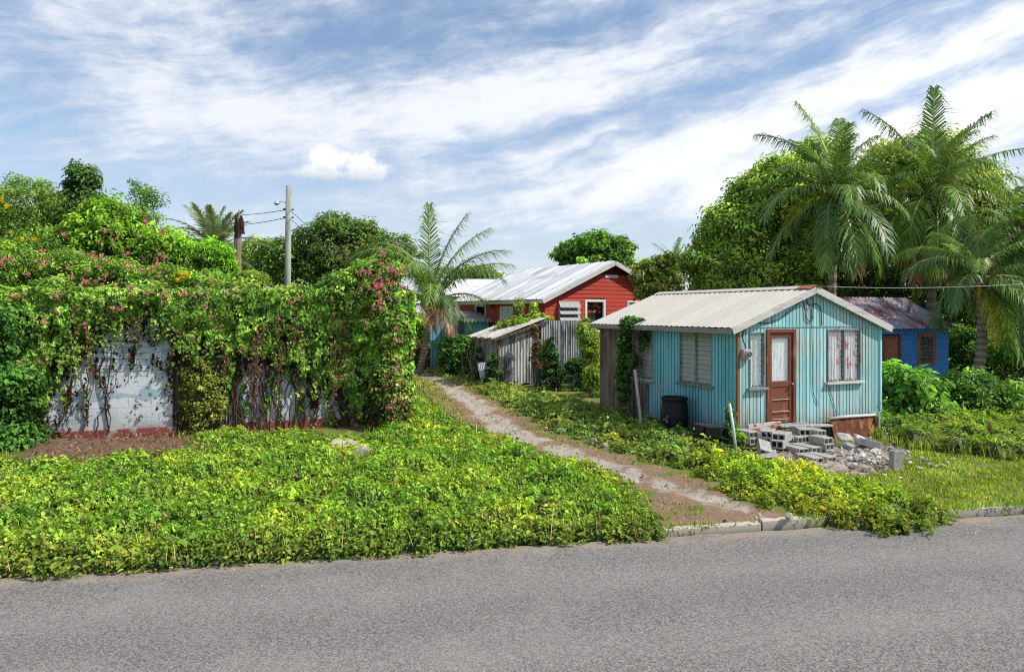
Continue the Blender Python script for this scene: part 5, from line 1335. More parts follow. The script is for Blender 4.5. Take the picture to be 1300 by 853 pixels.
# --- creeper smothering the ruin
def wpt(u, z, d):
    return RO + RU * np.asarray(u)[..., None] + RN * np.asarray(d)[..., None] + np.array([0, 0, 1.]) * np.asarray(z)[..., None]
def pick_front(pos, px, py, rad=9):
    sx = 650 + pos[:, 0] / pos[:, 1] * F; sy = HY - (pos[:, 2] - H) / pos[:, 1] * F
    d = np.hypot(sx - px, sy - py); k = np.where(d < rad)[0]
    if len(k) == 0: k = np.array([np.argmin(d)])
    return pos[k[np.argmin(pos[k, 1])]]
def flower_mesh(name, seed, cols, n=22, rad=.07, pl=.042):
    r = np.random.default_rng(seed); pos = r.normal(size=(n, 3)) * rad * .5; d = norm(pos + r.normal(0, .02, (n, 3)))
    o = leaves(name, pos, norm(r.normal(size=(n, 3))), d + r.normal(0, .3, (n, 3)), pl * r.uniform(.7, 1.2, n), pl * .75, palette(n, cols, r, .15), None, FLOWER)
    me = o.data; bpy.data.objects.remove(o); return me
PINK = [flower_mesh('flower_cluster', k, [(.75, .16, .27), (.82, .3, .38), (.64, .10, .2), (.78, .45, .42)]) for k in range(3)]
YELL = [flower_mesh('flower_cluster', 9 + k, [(.85, .62, .02), (.8, .5, .01)]) for k in range(2)]
def flower(parent, p, me, s, seed):
    o = bpy.data.objects.new('flower_cluster', me); COL.objects.link(o); o.parent = parent
    o.location = tuple(to_local(np.array([p]), parent)[0]); r = np.random.default_rng(seed); o.rotation_euler = tuple(r.uniform(0, 6, 3)); o.scale = (s, s, s * .8)

def ruin_creeper():
    r = np.random.default_rng(71)
    t = thing('climbing_creeper', 'flowering green creeper with pink blossoms and dead brown leaves covering the ruin', 'creeper', tuple(RO), RZ)
    n = 150000
    u = r.uniform(-.6, 7.95, n); z = r.uniform(0, 3.3, n)
    uk = [-.6, -.1, .1, .3, .7, 1.0, 1.5, 2.15, 2.45, 2.62, 3.5, 3.62, 3.8, 4.1, 5.0, 5.3, 5.55, 5.75, 5.95, 6.2, 6.6, 8]
    zk = [0, .1, .8, 1.3, 1.7, 2.15, 2.45, 2.35, 1.9, 1.5, 1.5, .5, 1.2, 1.45, 1.4, 1.1, .4, 1.0, .5, .3, .1, 0]
    zmin = np.interp(u, uk, zk); wob = .42 * sn(u, z * .5, .6, 72, 4) + .18 * sn(u, z, .2, 73, 3)
    m = z - zmin + wob
    dens = np.clip(m / .45, 0, 1) ** .8
    strands = (sn(u * 2.2, z * .35, .7, 74, 4) > .45) & (m > -1.6) & ~((u > 1.25) & (u < 2.4) & (z < 1.5))
    dens = np.maximum(dens, np.where(strands, .30, .012) * (m > -1.9))
    # darker thin places where dead stems show
    hole = np.clip((sn(u, z * .8, 1.0, 75, 4) + .5 * sn(u, z, .35, 79, 3) + .10 - .45 * (z > 2.55) + .15 * (u > 3.6)) / .35, 0, 1); dens *= 1 - .6 * hole * (z < 3.0)
    k = r.random(n) < dens; u, z, m, hole, strands = u[k], z[k], m[k], hole[k], strands[k]; n = len(u)
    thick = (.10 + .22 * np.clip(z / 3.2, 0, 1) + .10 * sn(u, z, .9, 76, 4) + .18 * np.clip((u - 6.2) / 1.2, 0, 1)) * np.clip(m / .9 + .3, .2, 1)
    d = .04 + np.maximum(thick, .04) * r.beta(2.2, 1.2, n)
    pos = wpt(u, z, d)
    e = .05; gu = (sn(u + e, z, .9, 76, 4) - sn(u, z, .9, 76, 4)) / e * .10; gz = (sn(u, z + e, .9, 76, 4) - sn(u, z, .9, 76, 4)) / e * .10
    nr = norm(RN + RU * (-gu)[:, None] + np.array([0, 0, 1]) * (.35 - gz)[:, None] + r.normal(0, .42, (n, 3)))
    dv = norm(np.array([0, 0, -1.0]) + r.normal(0, .6, (n, 3)))
    brown = r.random(n) < np.clip(.95 - m * 1.2, .0, .9) * np.where((u > 3.6) & (u < 6.2) & (z < 1.1), .75, 1) + .62 * hole
    brown &= ~(strands & (r.random(n) < .35) & (u > 3.8))
    col = palette(n, GREEN['ivy'], r, .2) * np.exp(.38 * sn(u, z, .45, 77, 3) + np.clip((d - .2) * 2.2, -.8, .4) - .25 * hole)[:, None]  # leaves near the wall and thin places darkened: painted depth shade
    cb = palette(n, [(.075, .035, .025), (.05, .024, .018), (.13, .06, .035), (.035, .02, .015)], r, .2)
    L = .085 * r.uniform(.55, 1.35, n)
    g = ~brown
    leaves('foliage', pos[g], dv[g], nr[g], L[g], L[g] * .72, np.clip(col[g], .003, .9), t, LEAF, 6)
    b = brown; pb = pos[b]; pb = pb - RN * .35 * (d[b] - .04)[:, None]
    leaves('dead_leaves', pb, dv[b], norm(nr[b] + r.normal(0, .6, (b.sum(), 3))), L[b] * .9, L[b] * .5, cb[b], t, DRY, 4)
    # heaped top and the swollen right hand corner
    lob = []
    for k in range(13):
        uu = -.5 + k * .62; q = wpt(np.array(uu), np.array(2.98 + .12 * math.sin(k * 2.1)), np.array(-.1)); lob.append((*q, .55, .5, .36 + .08 * math.sin(k * 3)))
    for (x0, x1, y0, y1, Y) in ((428, 505, 330, 440, 18.0), (455, 512, 322, 400, 18.2), (478, 517, 380, 470, 18.1), (470, 512, 450, 545, 17.9), (400, 470, 345, 400, 17.9), (488, 519, 480, 560, 17.6)): lob.append(L_(x0, x1, y0, y1, Y, .95, .45))
    p2, d2, n2, c2 = crown(lob, 1500, 26, .17, r, GREEN['ivy'], None, inner=.15, contrast=.45)
    k = p2[:, 2] > .02; p2, d2, n2, c2 = p2[k], d2[k], n2[k], c2[k]
    br = (r.random(len(p2)) < np.clip((2.2 - p2[:, 2]) * .22 + .05, 0, .4)); c2[br] = palette(br.sum(), [(.09, .04, .028), (.16, .08, .04), (.05, .025, .018)], r, .2)
    L = .082 * r.uniform(.6, 1.3, len(p2)); leaves('foliage', p2, d2, n2, L, L * .7, c2, t, LEAF, 6)
    # shoots hanging clear of the wall
    sp, sd, sn_, sc = [], [], [], []
    mb = MB()
    for k in range(80):
        uu = r.uniform(-.3, 7.8); zz = r.uniform(1.9, 3.2); dd = r.uniform(.22, .5); ln = r.uniform(.5, 1.7) * (1.0 if uu > 3.5 else .75)
        if 1.1 < uu < 2.4: ln *= .55; zz = max(zz, 2.6)
        m = int(ln / .028); tt = np.linspace(0, 1, m); us = uu + np.cumsum(r.normal(0, .008, m)); zs = zz - ln * tt; ds = dd * (1 - .55 * tt ** 1.5) + .03 * np.sin(tt * 9 + k)
        q = wpt(us, np.maximum(zs, .05), np.maximum(ds, .05)); mb.tube([q[i] for i in range(0, m, max(1, m // 7))], .005, 4, (.6, .55, .4), cap=False)
        sp.append(q + r.normal(0, .05, (m, 3))); sd.append(norm(np.array([0, 0, -1.]) + r.normal(0, .7, (m, 3)))); sn_.append(norm(RN + [0, 0, .5] + r.normal(0, .5, (m, 3))))
        dead = r.random() < (.3 if uu < 3.5 else .5)
        sc.append(palette(m, [(.085, .04, .028), (.14, .07, .04), (.05, .025, .018)] if dead else GREEN['ivy'], r, .18))
    mb.build('hanging_shoot', BARK, t, world=True)
    sp, sd, sn_, sc = map(np.concatenate, (sp, sd, sn_, sc)); L = .085 * r.uniform(.5, 1.3, len(sp)); leaves('foliage', sp, sd, sn_, L, L * .66, sc, t, LEAF, 6)
    # woody stems
    mb = MB()
    for k in range(90):
        uu = r.uniform(.0, 7.6); zz = 3.0; pts = [wpt(np.array(uu), np.array(zz), np.array(.06))]
        while zz > .15 and len(pts) < 16:
            zz -= r.uniform(.15, .35); uu += r.normal(0, .09); pts.append(wpt(np.array(uu), np.array(max(zz, .02)), np.array(.035 + r.uniform(0, .06))))
        if 1.25 < uu < 2.4: continue
        mb.tube(pts, list(np.linspace(.007, .014, len(pts)) * r.uniform(.7, 1.5)), 5, tuple(np.array([.5, .38, .32]) * r.uniform(.5, 1.1)))
    mb.build('stem', BARK, t, world=True)
    allp = np.concatenate([pos, p2]); spots = []
    for k in range(64): spots.append((r.normal(486, 13), r.normal(355, 20)))
    for k in range(10): spots.append((r.normal(508, 6), r.uniform(380, 520)))
    for k in range(22): spots.append((r.uniform(60, 300), r.normal(368, 14)))
    for k in range(20): spots.append((r.uniform(150, 500), r.uniform(365, 480)))
    for k in range(10): spots.append((r.uniform(0, 120), r.uniform(370, 500)))
    for i, (px, py) in enumerate(spots):
        q = pick_front(allp, px, py, 8); q = q + RN * .05; flower(t, q, PINK[i % 3], r.uniform(.6, 1.25), i)
ruin_creeper()

def bush(name, label, boxes, Y, nclump, per, cr, leaf, cols, seed, cat='bush', ratio=.55, dep=None, flowers=(), fme=None, fs=1.0, trunk=False, r0=.05, base=None, **kw):
    lob = [L_(*b[:4], (b[4] if len(b) > 4 else Y), .86, dep) for b in boxes]
    if base is None: c = np.mean([l[:3] for l in lob], axis=0); base = (c[0], c[1], 0)
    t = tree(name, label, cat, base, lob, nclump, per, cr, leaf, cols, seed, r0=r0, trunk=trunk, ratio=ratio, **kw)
    if flowers:
        o = [c for c in t.children if c.name.split('.')[0] in ('crown', 'foliage')][0]
        n = len(o.data.vertices); a = np.zeros(n * 3, dtype=np.float32); o.data.vertices.foreach_get('co', a); pos = a.reshape(-1, 3)[::4] + np.array(t.location)
        for i, (px, py) in enumerate(flowers): q = pick_front(pos, px, py, 10); flower(t, q + np.array([0, -.06, .03]), (fme or PINK)[i % len(fme or PINK)], fs * (.8 + .4 * ((i * 7) % 5) / 5), i + seed)
    return t
rf = np.random.default_rng(5)
# left of and behind the ruin
bush('leafy_bush', 'dark green leafy bush at the left edge beside the ruin', [(-80, 40, 375, 470), (-70, 58, 450, 540), (-60, 52, 520, 600)], 15.2, 900, 26, .2, .1, [(.05, .13, .02), (.075, .17, .025), (.035, .09, .016)], 81, ratio=.7, dep=.9)
bush('flowering_shrub', 'tall shrub with yellow flowers at the top left corner of the ruin', [(-80, 52, 228, 330), (10, 100, 290, 385), (-50, 55, 300, 400), (15, 60, 222, 285)], 18.6, 900, 24, .2, .085, GREEN['ivy'], 82, dep=1.0, flowers=[(8, 272), (12, 255), (18, 262), (2, 268), (26, 297), (10, 290), (40, 300), (22, 318), (4, 330)], fme=YELL, fs=1.1, ratio=.45)
bush('mango_tree', 'dark pointed tree standing highest behind the ruin', [(84, 126, 207, 262), (72, 138, 240, 300), (62, 150, 270, 345), (48, 80, 246, 285)], 25, 620, 26, .26, .17, GREEN['dark'], 83, cat='tree', ratio=.42, trunk=True, r0=.13)
bush('feathery_tree', 'slender light green feathery tree beside the dark pointed tree', [(166, 184, 220, 270), (150, 205, 255, 320), (140, 215, 290, 350), (178, 206, 238, 268)], 22.5, 330, 22, .2, .11, GREEN['bright'] + GREEN['mid'], 84, cat='tree', ratio=.3, trunk=True, r0=.07, contrast=.4)
bush('leafy_bush', 'bright green bush with large hanging leaves above the ruin wall', [(80, 190, 264, 345), (165, 240, 288, 355), (45, 130, 285, 365), (105, 165, 252, 300)], 19.6, 760, 22, .22, .15, GREEN['bright'], 85, ratio=.42, flowers=[(rf.uniform(70, 230), rf.uniform(285, 345)) for _ in range(16)], fs=1.2)
bush('weeping_bush', 'bright green drooping bush in front of the date palm', [(218, 262, 312, 360), (236, 296, 306, 350), (258, 300, 318, 368)], 20.4, 520, 24, .2, .16, [(.13, .26, .02), (.17, .30, .03), (.09, .2, .02)], 86, ratio=.25)
bush('flowering_plant', 'small plant of bright yellow flower spikes on the ruin wall top', [(222, 244, 345, 362)], 17.0, 26, 14, .1, .09, GREEN['bright'], 87, dep=.15, flowers=[(226, 342), (230, 340), (234, 341), (238, 343), (242, 346), (236, 348), (240, 352), (234, 354), (237, 358), (229, 346)], fme=YELL, fs=.95)
bush('rounded_bush', 'small rounded yellow green bush left of the utility pole', [(298, 342, 344, 368)], 20.5, 120, 24, .13, .07, GREEN['yellow'], 88)
bush('shrub', 'pale yellowish shrub behind the utility pole foot', [(305, 352, 298, 340), (318, 372, 308, 360), (296, 340, 312, 360)], 41, 240, 22, .25, .17, GREEN['yellow'], 89)
bush('round_tree', 'wide dome shaped dark green tree with scattered red blossoms behind the ruin', [(318, 415, 300, 378), (365, 468, 278, 350), (412, 500, 278, 345), (455, 534, 296, 370), (380, 500, 305, 385), (392, 460, 272, 312)], 38, 1500, 26, .38, .2, [(.055, .105, .024), (.08, .135, .03), (.11, .16, .04)], 90, cat='tree', ratio=.5, trunk=True, r0=.25, flowers=[(rf.uniform(370, 510), rf.uniform(295, 335)) for _ in range(34)], fme=[flower_mesh('flower_cluster', 30, [(.45, .17, .08), (.4, .2, .1)])], fs=1.0, updense=.8)
bush('leafy_bush', 'low green bush seen between the creeper corner and the short palm', [(500, 540, 395, 440), (520, 550, 410, 445)], 43, 160, 22, .3, .2, GREEN['bright'], 91)
bush('flowering_shrub', 'straggly shrub with pink flowers at the end of the track', [(505, 532, 418, 462), (515, 545, 430, 470)], 37, 120, 18, .22, .12, GREEN['olive'], 92, flowers=[(516, 432), (520, 440), (512, 446), (524, 452), (517, 455), (509, 438)], fs=2.2)
bush('flowering_shrub', 'sprawling creeper shrub with pink flowers heaped on top of the ruin wall at the left', [(-30, 70, 305, 390), (40, 130, 318, 385), (100, 190, 325, 385), (165, 250, 335, 385), (235, 300, 345, 380)], 17.6, 900, 24, .2, .085, GREEN['ivy'] + GREEN['bright'], 191, dep=.7, flowers=[(rf.uniform(0, 235), rf.uniform(312, 372)) for _ in range(46)], fs=1.1)
bush('leafy_bush', 'mid green bush filling the gap behind the feathery tree', [(110, 200, 290, 370), (180, 250, 300, 370)], 24, 420, 22, .25, .15, GREEN['mid'] + GREEN['bright'], 192)
bush('thicket', 'deep green tree mass forming the skyline behind the left bushes', [(-60, 60, 255, 380), (30, 130, 262, 380), (110, 200, 268, 380), (180, 255, 285, 380), (60, 150, 240, 320)], 26.5, 900, 24, .3, .17, GREEN['mid'] + GREEN['bright'], 193, cat='bushes')
bush('leafy_bush', 'green bushes growing along the far side of the ruin', [(470, 512, 405, 450), (440, 490, 395, 450)], 27, 160, 20, .25, .15, GREEN['mid'], 194)
bush('leafy_bush', 'green bush further back on the left of the track', [(455, 515, 395, 435), (430, 480, 390, 435)], 36, 160, 20, .3, .2, GREEN['bright'], 195)
# middle distance
bush('leafy_tree', 'small yellowish green tree behind the short palm and white roofs', [(565, 612, 342, 372), (600, 645, 345, 372), (585, 625, 337, 360)], 55, 260, 22, .4, .3, GREEN['olive'], 93, cat='tree', trunk=True, r0=.15)
bush('round_tree', 'rounded green tree standing behind the red house roof', [(703, 745, 305, 345), (725, 785, 294, 340), (760, 808, 300, 345), (710, 800, 320, 370)], 46, 560, 26, .42, .28, GREEN['mid'], 94, cat='tree', trunk=True, r0=.25)
bush('shrub', 'sparse yellowing shrub against the right end of the red gable', [(800, 842, 330, 372), (818, 868, 340, 392), (806, 850, 352, 398), (826, 862, 322, 350)], 27, 330, 20, .22, .15, GREEN['olive'] + [(.24, .23, .05)], 95, contrast=.6)
bush('leafy_bush', 'bright weedy bush between the red house and the tin fence', [(642, 690, 402, 426), (668, 702, 398, 418), (630, 660, 406, 424), (655, 663, 380, 406), (675, 681, 384, 406)], 29.6, 300, 20, .17, .12, GREEN['yellow'], 96)
bush('leafy_bush', 'sunlit yellow green bush in the gap between tin fence and side wall', [(738, 762, 415, 470), (742, 766, 455, 515), (735, 755, 408, 440)], 24.5, 260, 20, .17, .11, GREEN['yellow'], 97, dep=.4)
# right: big trees behind the blue house
bush('spreading_tree', 'large full green tree behind the turquoise house roof', [(862, 950, 300, 385), (885, 985, 248, 350), (935, 1045, 192, 320), (915, 990, 220, 300), (870, 1000, 300, 410), (960, 1060, 300, 410), (980, 1080, 210, 370), (1010, 1060, 175, 240)], 28.5, 2300, 28, .4, .17, [(.14, .215, .035), (.19, .27, .045), (.25, .31, .06), (.10, .17, .028)], 101, cat='tree', ratio=.55, trunk=True, r0=.3, contrast=.65, dark=.2)
bush('spreading_tree', 'tall yellowish green tree behind the two tall palms', [(1085, 1180, 175, 300), (1150, 1262, 185, 320), (1190, 1285, 215, 340), (1120, 1220, 165, 250), (1060, 1140, 200, 320)], 32, 1300, 26, .45, .2, [(.16, .22, .035), (.23, .26, .045), (.11, .17, .028)], 102, cat='tree', trunk=True, r0=.3, contrast=.55)
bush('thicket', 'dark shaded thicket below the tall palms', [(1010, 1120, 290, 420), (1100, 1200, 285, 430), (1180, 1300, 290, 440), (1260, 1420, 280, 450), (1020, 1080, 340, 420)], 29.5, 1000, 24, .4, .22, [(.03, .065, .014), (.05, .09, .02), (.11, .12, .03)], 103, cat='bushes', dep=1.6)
bush('broad_leaved_bush', 'glossy broad leaved bush against the right corner of the turquoise house', [(1118, 1165, 462, 520), (1125, 1200, 472, 540), (1118, 1170, 505, 560), (1150, 1205, 495, 555)], 18.4, 420, 16, .22, .19, [(.07, .17, .02), (.12, .24, .03), (.17, .28, .05), (.045, .11, .016)], 104, ratio=.6, dep=.7, contrast=.4)
bush('broad_leaved_bush', 'darker tangled bush under the low palm at the right', [(1190, 1250, 490, 555), (1235, 1310, 480, 560), (1290, 1400, 470, 570), (1200, 1260, 470, 520)], 19.2, 620, 18, .24, .15, [(.045, .11, .018), (.075, .16, .025), (.12, .2, .035)], 105, ratio=.5, dep=.9)
bush('thicket', 'dark green trees closing the view at the right edge of the picture', [(1180, 1290, 330, 470), (1260, 1380, 300, 470), (1330, 1500, 280, 470), (1450, 1650, 300, 480)], 33, 800, 22, .5, .26, GREEN['mid'], 107, cat='bushes')
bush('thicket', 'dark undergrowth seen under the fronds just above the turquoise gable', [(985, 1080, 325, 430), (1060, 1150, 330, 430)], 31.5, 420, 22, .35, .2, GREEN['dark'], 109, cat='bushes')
bush('leafy_bush', 'shaded green bush behind the trunk of the low palm', [(1195, 1250, 410, 480), (1215, 1275, 420, 490)], 24.5, 260, 20, .25, .15, GREEN['dark'] + GREEN['mid'], 108)
bush('leafy_bush', 'green bush at the far right edge below the palm fronds', [(1255, 1340, 420, 490), (1300, 1400, 400, 500)], 23, 300, 20, .3, .17, GREEN['mid'], 106)

# climbers on the sheds and the house
def climber(name, label, boxes, Y, nclump, per, leaf, cols, seed, dep=.16, cr=.13, ratio=.65):
    r = np.random.default_rng(seed); lob = [L_(*b[:4], (b[4] if len(b) > 4 else Y), 1.0, dep) for b in boxes]; c = np.mean([l[:3] for l in lob], axis=0)
    t = thing(name, label, 'climber', (c[0], c[1], 0))
    pos, dv, nr, col = crown(lob, nclump, per, cr, r, cols, None, inner=.2, contrast=.5); k = pos[:, 2] > .02
    L = leaf * r.uniform(.6, 1.3, k.sum()); leaves('foliage', pos[k], dv[k], nr[k], L, L * ratio, col[k], t, LEAF, 6)
    mb = MB()
    for l in lob:
        for _ in range(3):
            p = np.array(l[:3]); q = p + r.normal(0, .3, 3) * np.array(l[3:]); pts = [np.array([q[0] + r.normal(0, .05), q[1], 0]), (q * [1, 1, .5]) + r.normal(0, .04, 3), q, q + [r.normal(0, .1), 0, .4 * l[5]]]
            mb.tube(pts, [.014, .011, .009, .005], 5, (.6, .5, .4))
    mb.build('stem', BARK, t, world=True); return t
CD = [(.035, .09, .02), (.055, .125, .025), (.025, .06, .014)]
climber('climbing_vine', 'dark green vine heaped against the round topped rusty sheet', [(688, 710, 440, 480), (684, 716, 465, 510), (680, 720, 490, 520), (694, 704, 425, 450)], 26.6, 200, 24, .1, CD, 111, .22)
climber('climbing_vine', 'dark green vine arching up the right half of the tin fence', [(718, 744, 455, 475), (734, 748, 460, 515), (716, 728, 458, 485), (722, 752, 490, 520)], 26.2, 160, 24, .1, CD, 112, .2)
climber('climbing_vine', 'dark vine hanging from the eave over the far side window', [(788, 824, 404, 422, 18.9), (786, 800, 418, 470, 19.2), (784, 797, 455, 515, 19.3), (808, 822, 415, 445, 18.6), (794, 812, 448, 470, 18.9)], 19, 210, 24, .085, [(.04, .11, .025), (.065, .15, .03), (.03, .075, .018)], 113, .14, .1)
climber('hedge', 'dense dark vine covered hedge next to the turquoise gate panel', [(558, 585, 428, 455), (580, 610, 430, 455), (558, 585, 445, 475), (580, 612, 445, 478), (575, 625, 455, 492), (560, 606, 430, 474)], 32.6, 620, 24, .12, [(.035, .095, .018), (.05, .125, .022), (.10, .18, .03)], 114, .5, .2)
climber('climbing_vine', 'leafy vine trailing down the left side of the lean-to shed', [(604, 612, 440, 490, 29.2), (618, 636, 452, 492, 27.6), (606, 640, 478, 500, 27.6)], 28, 90, 22, .1, CD, 115, .15)
climber('climbing_vine', 'dry reddish creeper strands at the right corner of the lean-to shed', [(672, 684, 412, 440), (676, 686, 430, 470)], 27.9, 40, 18, .09, [(.10, .06, .03), (.16, .10, .05), (.08, .12, .03)], 116, .1)
climber('climbing_vine', 'small vine on the top of the tin fence post by the house', [(736, 752, 404, 430), (738, 750, 425, 445)], 26.6, 60, 20, .1, GREEN['ivy'], 117, .15)
climber('weed', 'single leafy weed growing up behind the leaning pipe', [(922, 932, 512, 545), (924, 934, 535, 560)], 15.0, 24, 14, .08, GREEN['mid'], 118, .08, .07)
climber('weed', 'leafy weed at the left end of the block pile', [(934, 946, 548, 566)], 14.3, 22, 12, .07, GREEN['bright'], 119, .08, .06)
climber('doorway_shrub', 'yellow olive shrub filling the doorway of the ruin', [(230, 282, 468, 545), (226, 280, 500, 560), (236, 275, 450, 500)], 16.75, 330, 22, .055, [(.14, .17, .03), (.2, .21, .04), (.09, .12, .02), (.25, .24, .06)], 120, .22, .12)

def brush_pile():
    r = np.random.default_rng(31); t = thing('brush_pile', 'pile of dry brown branches and palm litter under the short palm', 'brush pile', (-4.6, 36.5, 0))
    for k in range(26):
        a = np.array([r.uniform(-5.5, -3.9), r.uniform(36, 37), r.uniform(0, .6)]); b = a + [r.normal(0, .8), r.normal(0, .4), r.uniform(.2, 1.3)]
        mb = MB(); mb.tube([a, (a + b) / 2 + r.normal(0, .08, 3), b], [.04, .03, .012], 5, tuple(np.array([1.1, .9, .7]) * r.uniform(.5, 1.3))); mb.build('branch', BARK, t, world=True)
    n = 900; p = np.stack([r.uniform(-5.6, -3.8, n), r.uniform(36, 37.2, n), r.random(n) ** 1.5 * 1.3], 1)
    leaves('dead_leaves', p, r.normal(size=(n, 3)), r.normal(size=(n, 3)), .2 * r.uniform(.5, 1.3, n), .07, palette(n, [(.2, .12, .07), (.12, .08, .05), (.3, .2, .12)], r), t, DRY)
    t2 = thing('brush_pile', 'grey green tangle of dry stems beside the lean-to shed', 'brush pile', (-1.2, 29.4, 0))
    for k in range(34):
        a = np.append(P(r.uniform(590, 612), 485, 29.6)[:2], 0) + [0, r.uniform(-.4, .4), 0]; b = a + [r.normal(.1, .35), r.normal(0, .2), r.uniform(.6, 1.7)]
        mb = MB(); mb.tube([a, (a + b) / 2 + r.normal(0, .06, 3), b], [.02, .016, .008], 5, tuple(np.array([1.2, 1.25, .9]) * r.uniform(.6, 1.4))); mb.build('branch', BARK, t2, world=True)
brush_pile()

# shed leaners
def leaner(name, label, cat, x0, x1, y0, y1, Y, m, tiltx=.25, curve=0):
    A = []; n = 24
    for i in range(n + 1):
        px = x0 + (x1 - x0) * i / n; a = P(px, y1, Y); b = P(px - (x1 - x0) * .3, y0, Y + tiltx); w = .014 * math.sin(i * 1.6)
        A.append([tuple(a + [0, w, 0]), tuple(b + [0, w, 0])])
    mb = MB(); mb.grid(A); tag(mb.build(name, m, None, smooth=True), label, cat)
leaner('tin_sheet', 'pale bluish corrugated sheet leaning on the lean-to shed', 'metal sheet', 610, 624, 460, 484, 27.7, weathered('bluish_tin', (.42, .48, .56), (.25, .28, .32), .35, (5, 5, 2)))
def tyre():
    c = P(628, 478, 27.6); mb = MB(); n, k = 26, 10; A = []
    for i in range(n + 1):
        a = 2 * math.pi * i / n; row = []
        for j in range(k + 1):
            b = 2 * math.pi * j / k; rr = .27 + .10 * math.cos(b); row.append((c[0] + rr * math.cos(a), c[1] + .09 * math.sin(b) + .05 * math.sin(a), c[2] + rr * math.sin(a)))
        A.append(row)
    mb.grid(A); tag(mb.build('tyre', M_BLACKPL, None, smooth=True), 'black tyre leaning in the dark side of the lean-to shed', 'tyre')
tyre()
prop('wooden_pole', 'thin pale pole slanting out of the hedge', 'pole', tuple(P(588, 424, 33.5)), tuple(P(602, 432, 32.5)), .035, M_PALEWOOD)

# --- palms
def spray(n, r, el=(-30, 70), ln=(2.8, 3.4), kinds='ggld', dr=(60, 110), skip=None):
    out = []
    for k in range(n):
        t = k / max(n - 1, 1); e = el[1] + (el[0] - el[1]) * t ** 1.25; a = (k * 137.5 + r.uniform(-12, 12)) % 360
        out.append((a, e + r.normal(0, 5), r.uniform(*ln) * (.85 if e > 60 else 1), r.uniform(*dr) * (.6 if e > 55 else 1), kinds[int(r.integers(len(kinds)))]))
    return out
r1 = np.random.default_rng(121)
b = P(1060, 480, 25); palm('coconut_palm', 'coconut palm rising behind the turquoise roof, leftmost of the tall palms', (b[0], b[1], 0), P(1062, 252, 25), .15, spray(27, r1, (-45, 82), (2.5, 3.2), 'ggdlg', (75, 125)) + [(250, -52, 3.0, 32, 'd'), (292, -58, 2.9, 26, 'b'), (270, -64, 2.8, 20, 'g'), (230, -45, 3.0, 40, 'g'), (310, -48, 3.0, 36, 'g'), (120, 80, 3.7, 30, 'g'), (60, 74, 3.6, 40, 'g'), (150, 66, 3.6, 60, 'd'), (200, 20, 3.4, 95, 'g'), (175, -20, 3.2, 60, 'g'), (260, -30, 3.2, 50, 'g'), (285, -15, 3.4, 70, 'd')], 131, nuts=True)
b = P(1178, 480, 26); palm('coconut_palm', 'tallest coconut palm with upright fronds, right of the first', (b[0], b[1], 0), P(1185, 250, 26), .16, spray(27, r1, (-42, 85), (2.7, 3.5), 'ggdlg', (75, 125)) + [(200, -50, 3.4, 35, 'g'), (230, -60, 3.3, 26, 'd'), (315, -58, 3.3, 30, 'g'), (345, -48, 3.5, 40, 'd'), (185, -35, 3.5, 50, 'g'), (80, 84, 4.1, 18, 'g'), (20, 66, 4.0, 40, 'd'), (150, 72, 4.0, 40, 'd'), (10, 42, 3.8, 40, 'g'), (240, -55, 3.4, 30, 'b'), (300, -60, 3.3, 30, 'b'), (205, -52, 3.4, 35, 'b'), (330, -40, 3.5, 60, 'b'), (265, -62, 3.2, 20, 'y'), (225, -70, 3.0, 15, 'y'), (280, -50, 3.4, 40, 'd'), (250, -40, 3.5, 50, 'g')], 132, nuts=True)
b = P(1325, 500, 22); palm('coconut_palm', 'coconut palm cut off by the right edge of the picture', (b[0], b[1], 0), P(1298, 306, 22), .14, spray(26, r1, (-55, 85), (2.3, 2.9), 'gdlg', (80, 125)) + [(185, 10, 2.8, 100, 'g'), (200, -20, 2.8, 80, 'd'), (170, -35, 2.8, 60, 'g'), (215, -50, 2.7, 40, 'l'), (195, -62, 2.6, 25, 'g'), (240, -58, 2.6, 30, 'd'), (180, 40, 3.0, 105, 'g')], 133)
b = P(1229, 500, 20.6); palm('coconut_palm', 'low coconut palm with thick ringed trunk beside the deep blue house', (b[0], b[1], 0), P(1243, 358, 20.6), .15, spray(20, r1, (-25, 82), (1.8, 2.4), 'gdld', (75, 115)) + [(185, 42, 2.5, 105, 'd'), (165, 55, 2.6, 105, 'g'), (340, 0, 2.4, 80, 'g'), (290, -10, 2.4, 75, 'l'), (310, -50, 2.4, 40, 'g'), (340, -42, 2.6, 50, 'd'), (275, -62, 1.9, 25, 'y'), (20, -40, 2.5, 50, 'g')], 134)
b = P(532, 452, 33); palm('coconut_palm', 'short coconut palm standing in front of the grey plank shed', (b[0], b[1], 0), P(545, 392, 33), .16, [(172, 84, 5.31, 125, 'g'), (160, 78, 5.13, 125, 'g'), (185, 72, 4.94, 112, 'd'), (205, 80, 5.03, 130, 'g'), (190, 75, 4.36, 100, 'g'), (95, 88, 4.66, 15, 'g'), (30, 80, 4.46, 28, 'd'), (10, 72, 4.55, 50, 'g'), (350, 62, 4.46, 67, 'd'), (5, 54, 4.36, 69, 'g'), (340, 58, 4.36, 106, 'd'), (15, 35, 3.60, 112, 'g'), (165, 45, 3.80, 112, 'g'), (200, 40, 3.60, 123, 'd'), (260, 65, 3.99, 100, 'g'), (280, 50, 3.60, 123, 'g'), (300, 35, 3.23, 123, 'd'), (240, 35, 3.23, 123, 'g'), (190, 15, 2.66, 112, 'd'), (350, 10, 2.46, 112, 'g'), (270, 15, 2.46, 100, 'b'), (310, 0, 2.28, 89, 'b'), (80, 60, 3.99, 78, 'd')], 135, nleaf=62, w=.03)
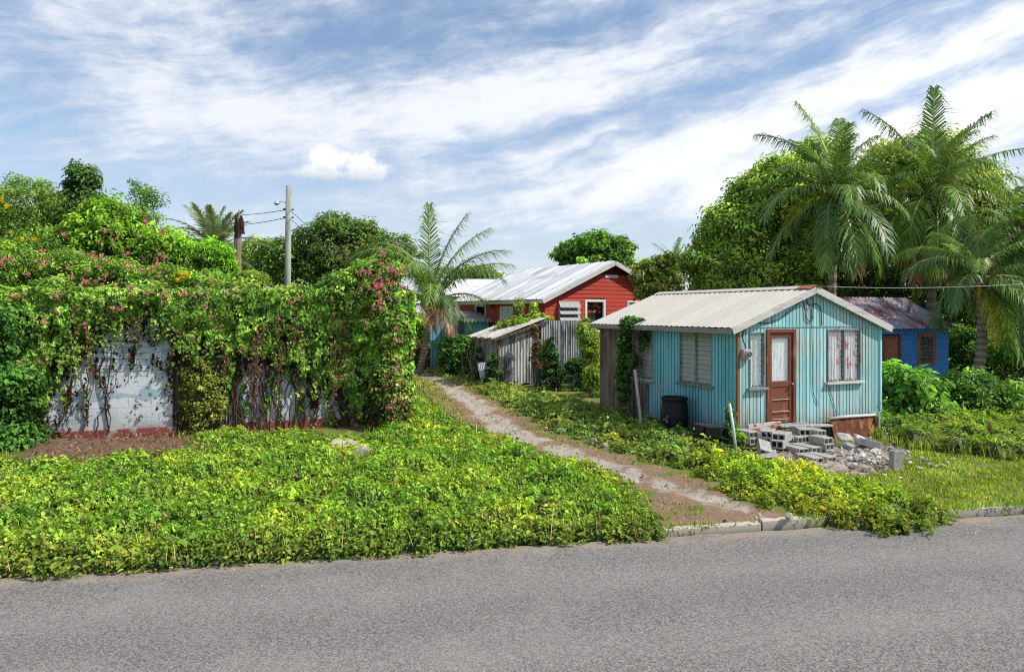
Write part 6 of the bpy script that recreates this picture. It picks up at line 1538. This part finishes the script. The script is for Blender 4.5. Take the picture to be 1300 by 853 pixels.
b = P(268, 400, 33); palm('date_palm', 'date palm with stiff grey green fronds behind the ruin', (b[0], b[1], 0), P(272, 318, 33), .2, spray(34, r1, (-25, 80), (2.0, 2.6), 'ss', (35, 75)), 136, w=.07, nleaf=50, lf=.19, droopy=.3)
b = P(855, 420, 35); palm('coconut_palm', 'small distant palm top between the red gable and the large tree', (b[0], b[1], 0), P(855, 338, 35), .1, spray(15, r1, (-10, 80), (1.3, 1.8), 'lg', (60, 100)), 137, w=.05, nleaf=26)

def litter(name, label, poly, n, hh, seed, cols, L=.06, kind='stuff'):
    r = np.random.default_rng(seed); p = np.array(poly); lo, hi = p.min(0), p.max(0); x, y = r.uniform(lo[0], hi[0], n), r.uniform(lo[1], hi[1], n); k = inpoly(x, y, poly); x, y = x[k], y[k]; m = len(x)
    z = hh(x, y) + r.exponential(.012, m)
    o = leaves(name, np.stack([x, y, z], 1), r.normal(size=(m, 3)), norm(r.normal(0, .5, (m, 3)) + [0, 0, 1]), L * r.uniform(.4, 1.5, m), L * .4 * r.uniform(.4, 1.3, m), palette(m, cols, r, .3), None, DRY)
    return tag(o, label, 'leaf litter', None, kind)
BR = [(.16, .09, .05), (.28, .19, .11), (.09, .05, .03), (.4, .3, .2)]
litter('leaf_litter', 'dry brown twigs and dead leaves on the bare earth before the ruin', [G(28, 590), G(100, 606), G(240, 590), G(345, 578), G(345, 556), G(55, 557)], 5200, lambda x, y: .13 + .07 * sn(x, y, .5, 33), 301, BR)
litter('leaf_litter', 'scattered dead leaves along the dirt track', LEFT_EDGE + RIGHT_EDGE[::-1], 5200, lambda x, y: .015 + 0 * x, 302, BR, .045)
litter('leaf_litter', 'bits of broken debris and dry stems over the rubble ground', [G(985, 606), G(1050, 611), G(1130, 605), G(1160, 588), G(1140, 566), G(1060, 560), G(945, 572)], 2600, lambda x, y: .06 + .04 * sn(x, y, .4, 34), 303, [(.4, .35, .28), (.22, .16, .11), (.55, .5, .44), (.1, .07, .05)], .06)
litter('leaf_litter', 'few dead leaves blown along the edge of the asphalt', [(-9, yroad(-9) - .7), (9, yroad(9) - .7), (9, yroad(9)), (-9, yroad(-9))], 420, lambda x, y: -.112 + 0 * x, 304, BR + [(.12, .16, .03)], .04)
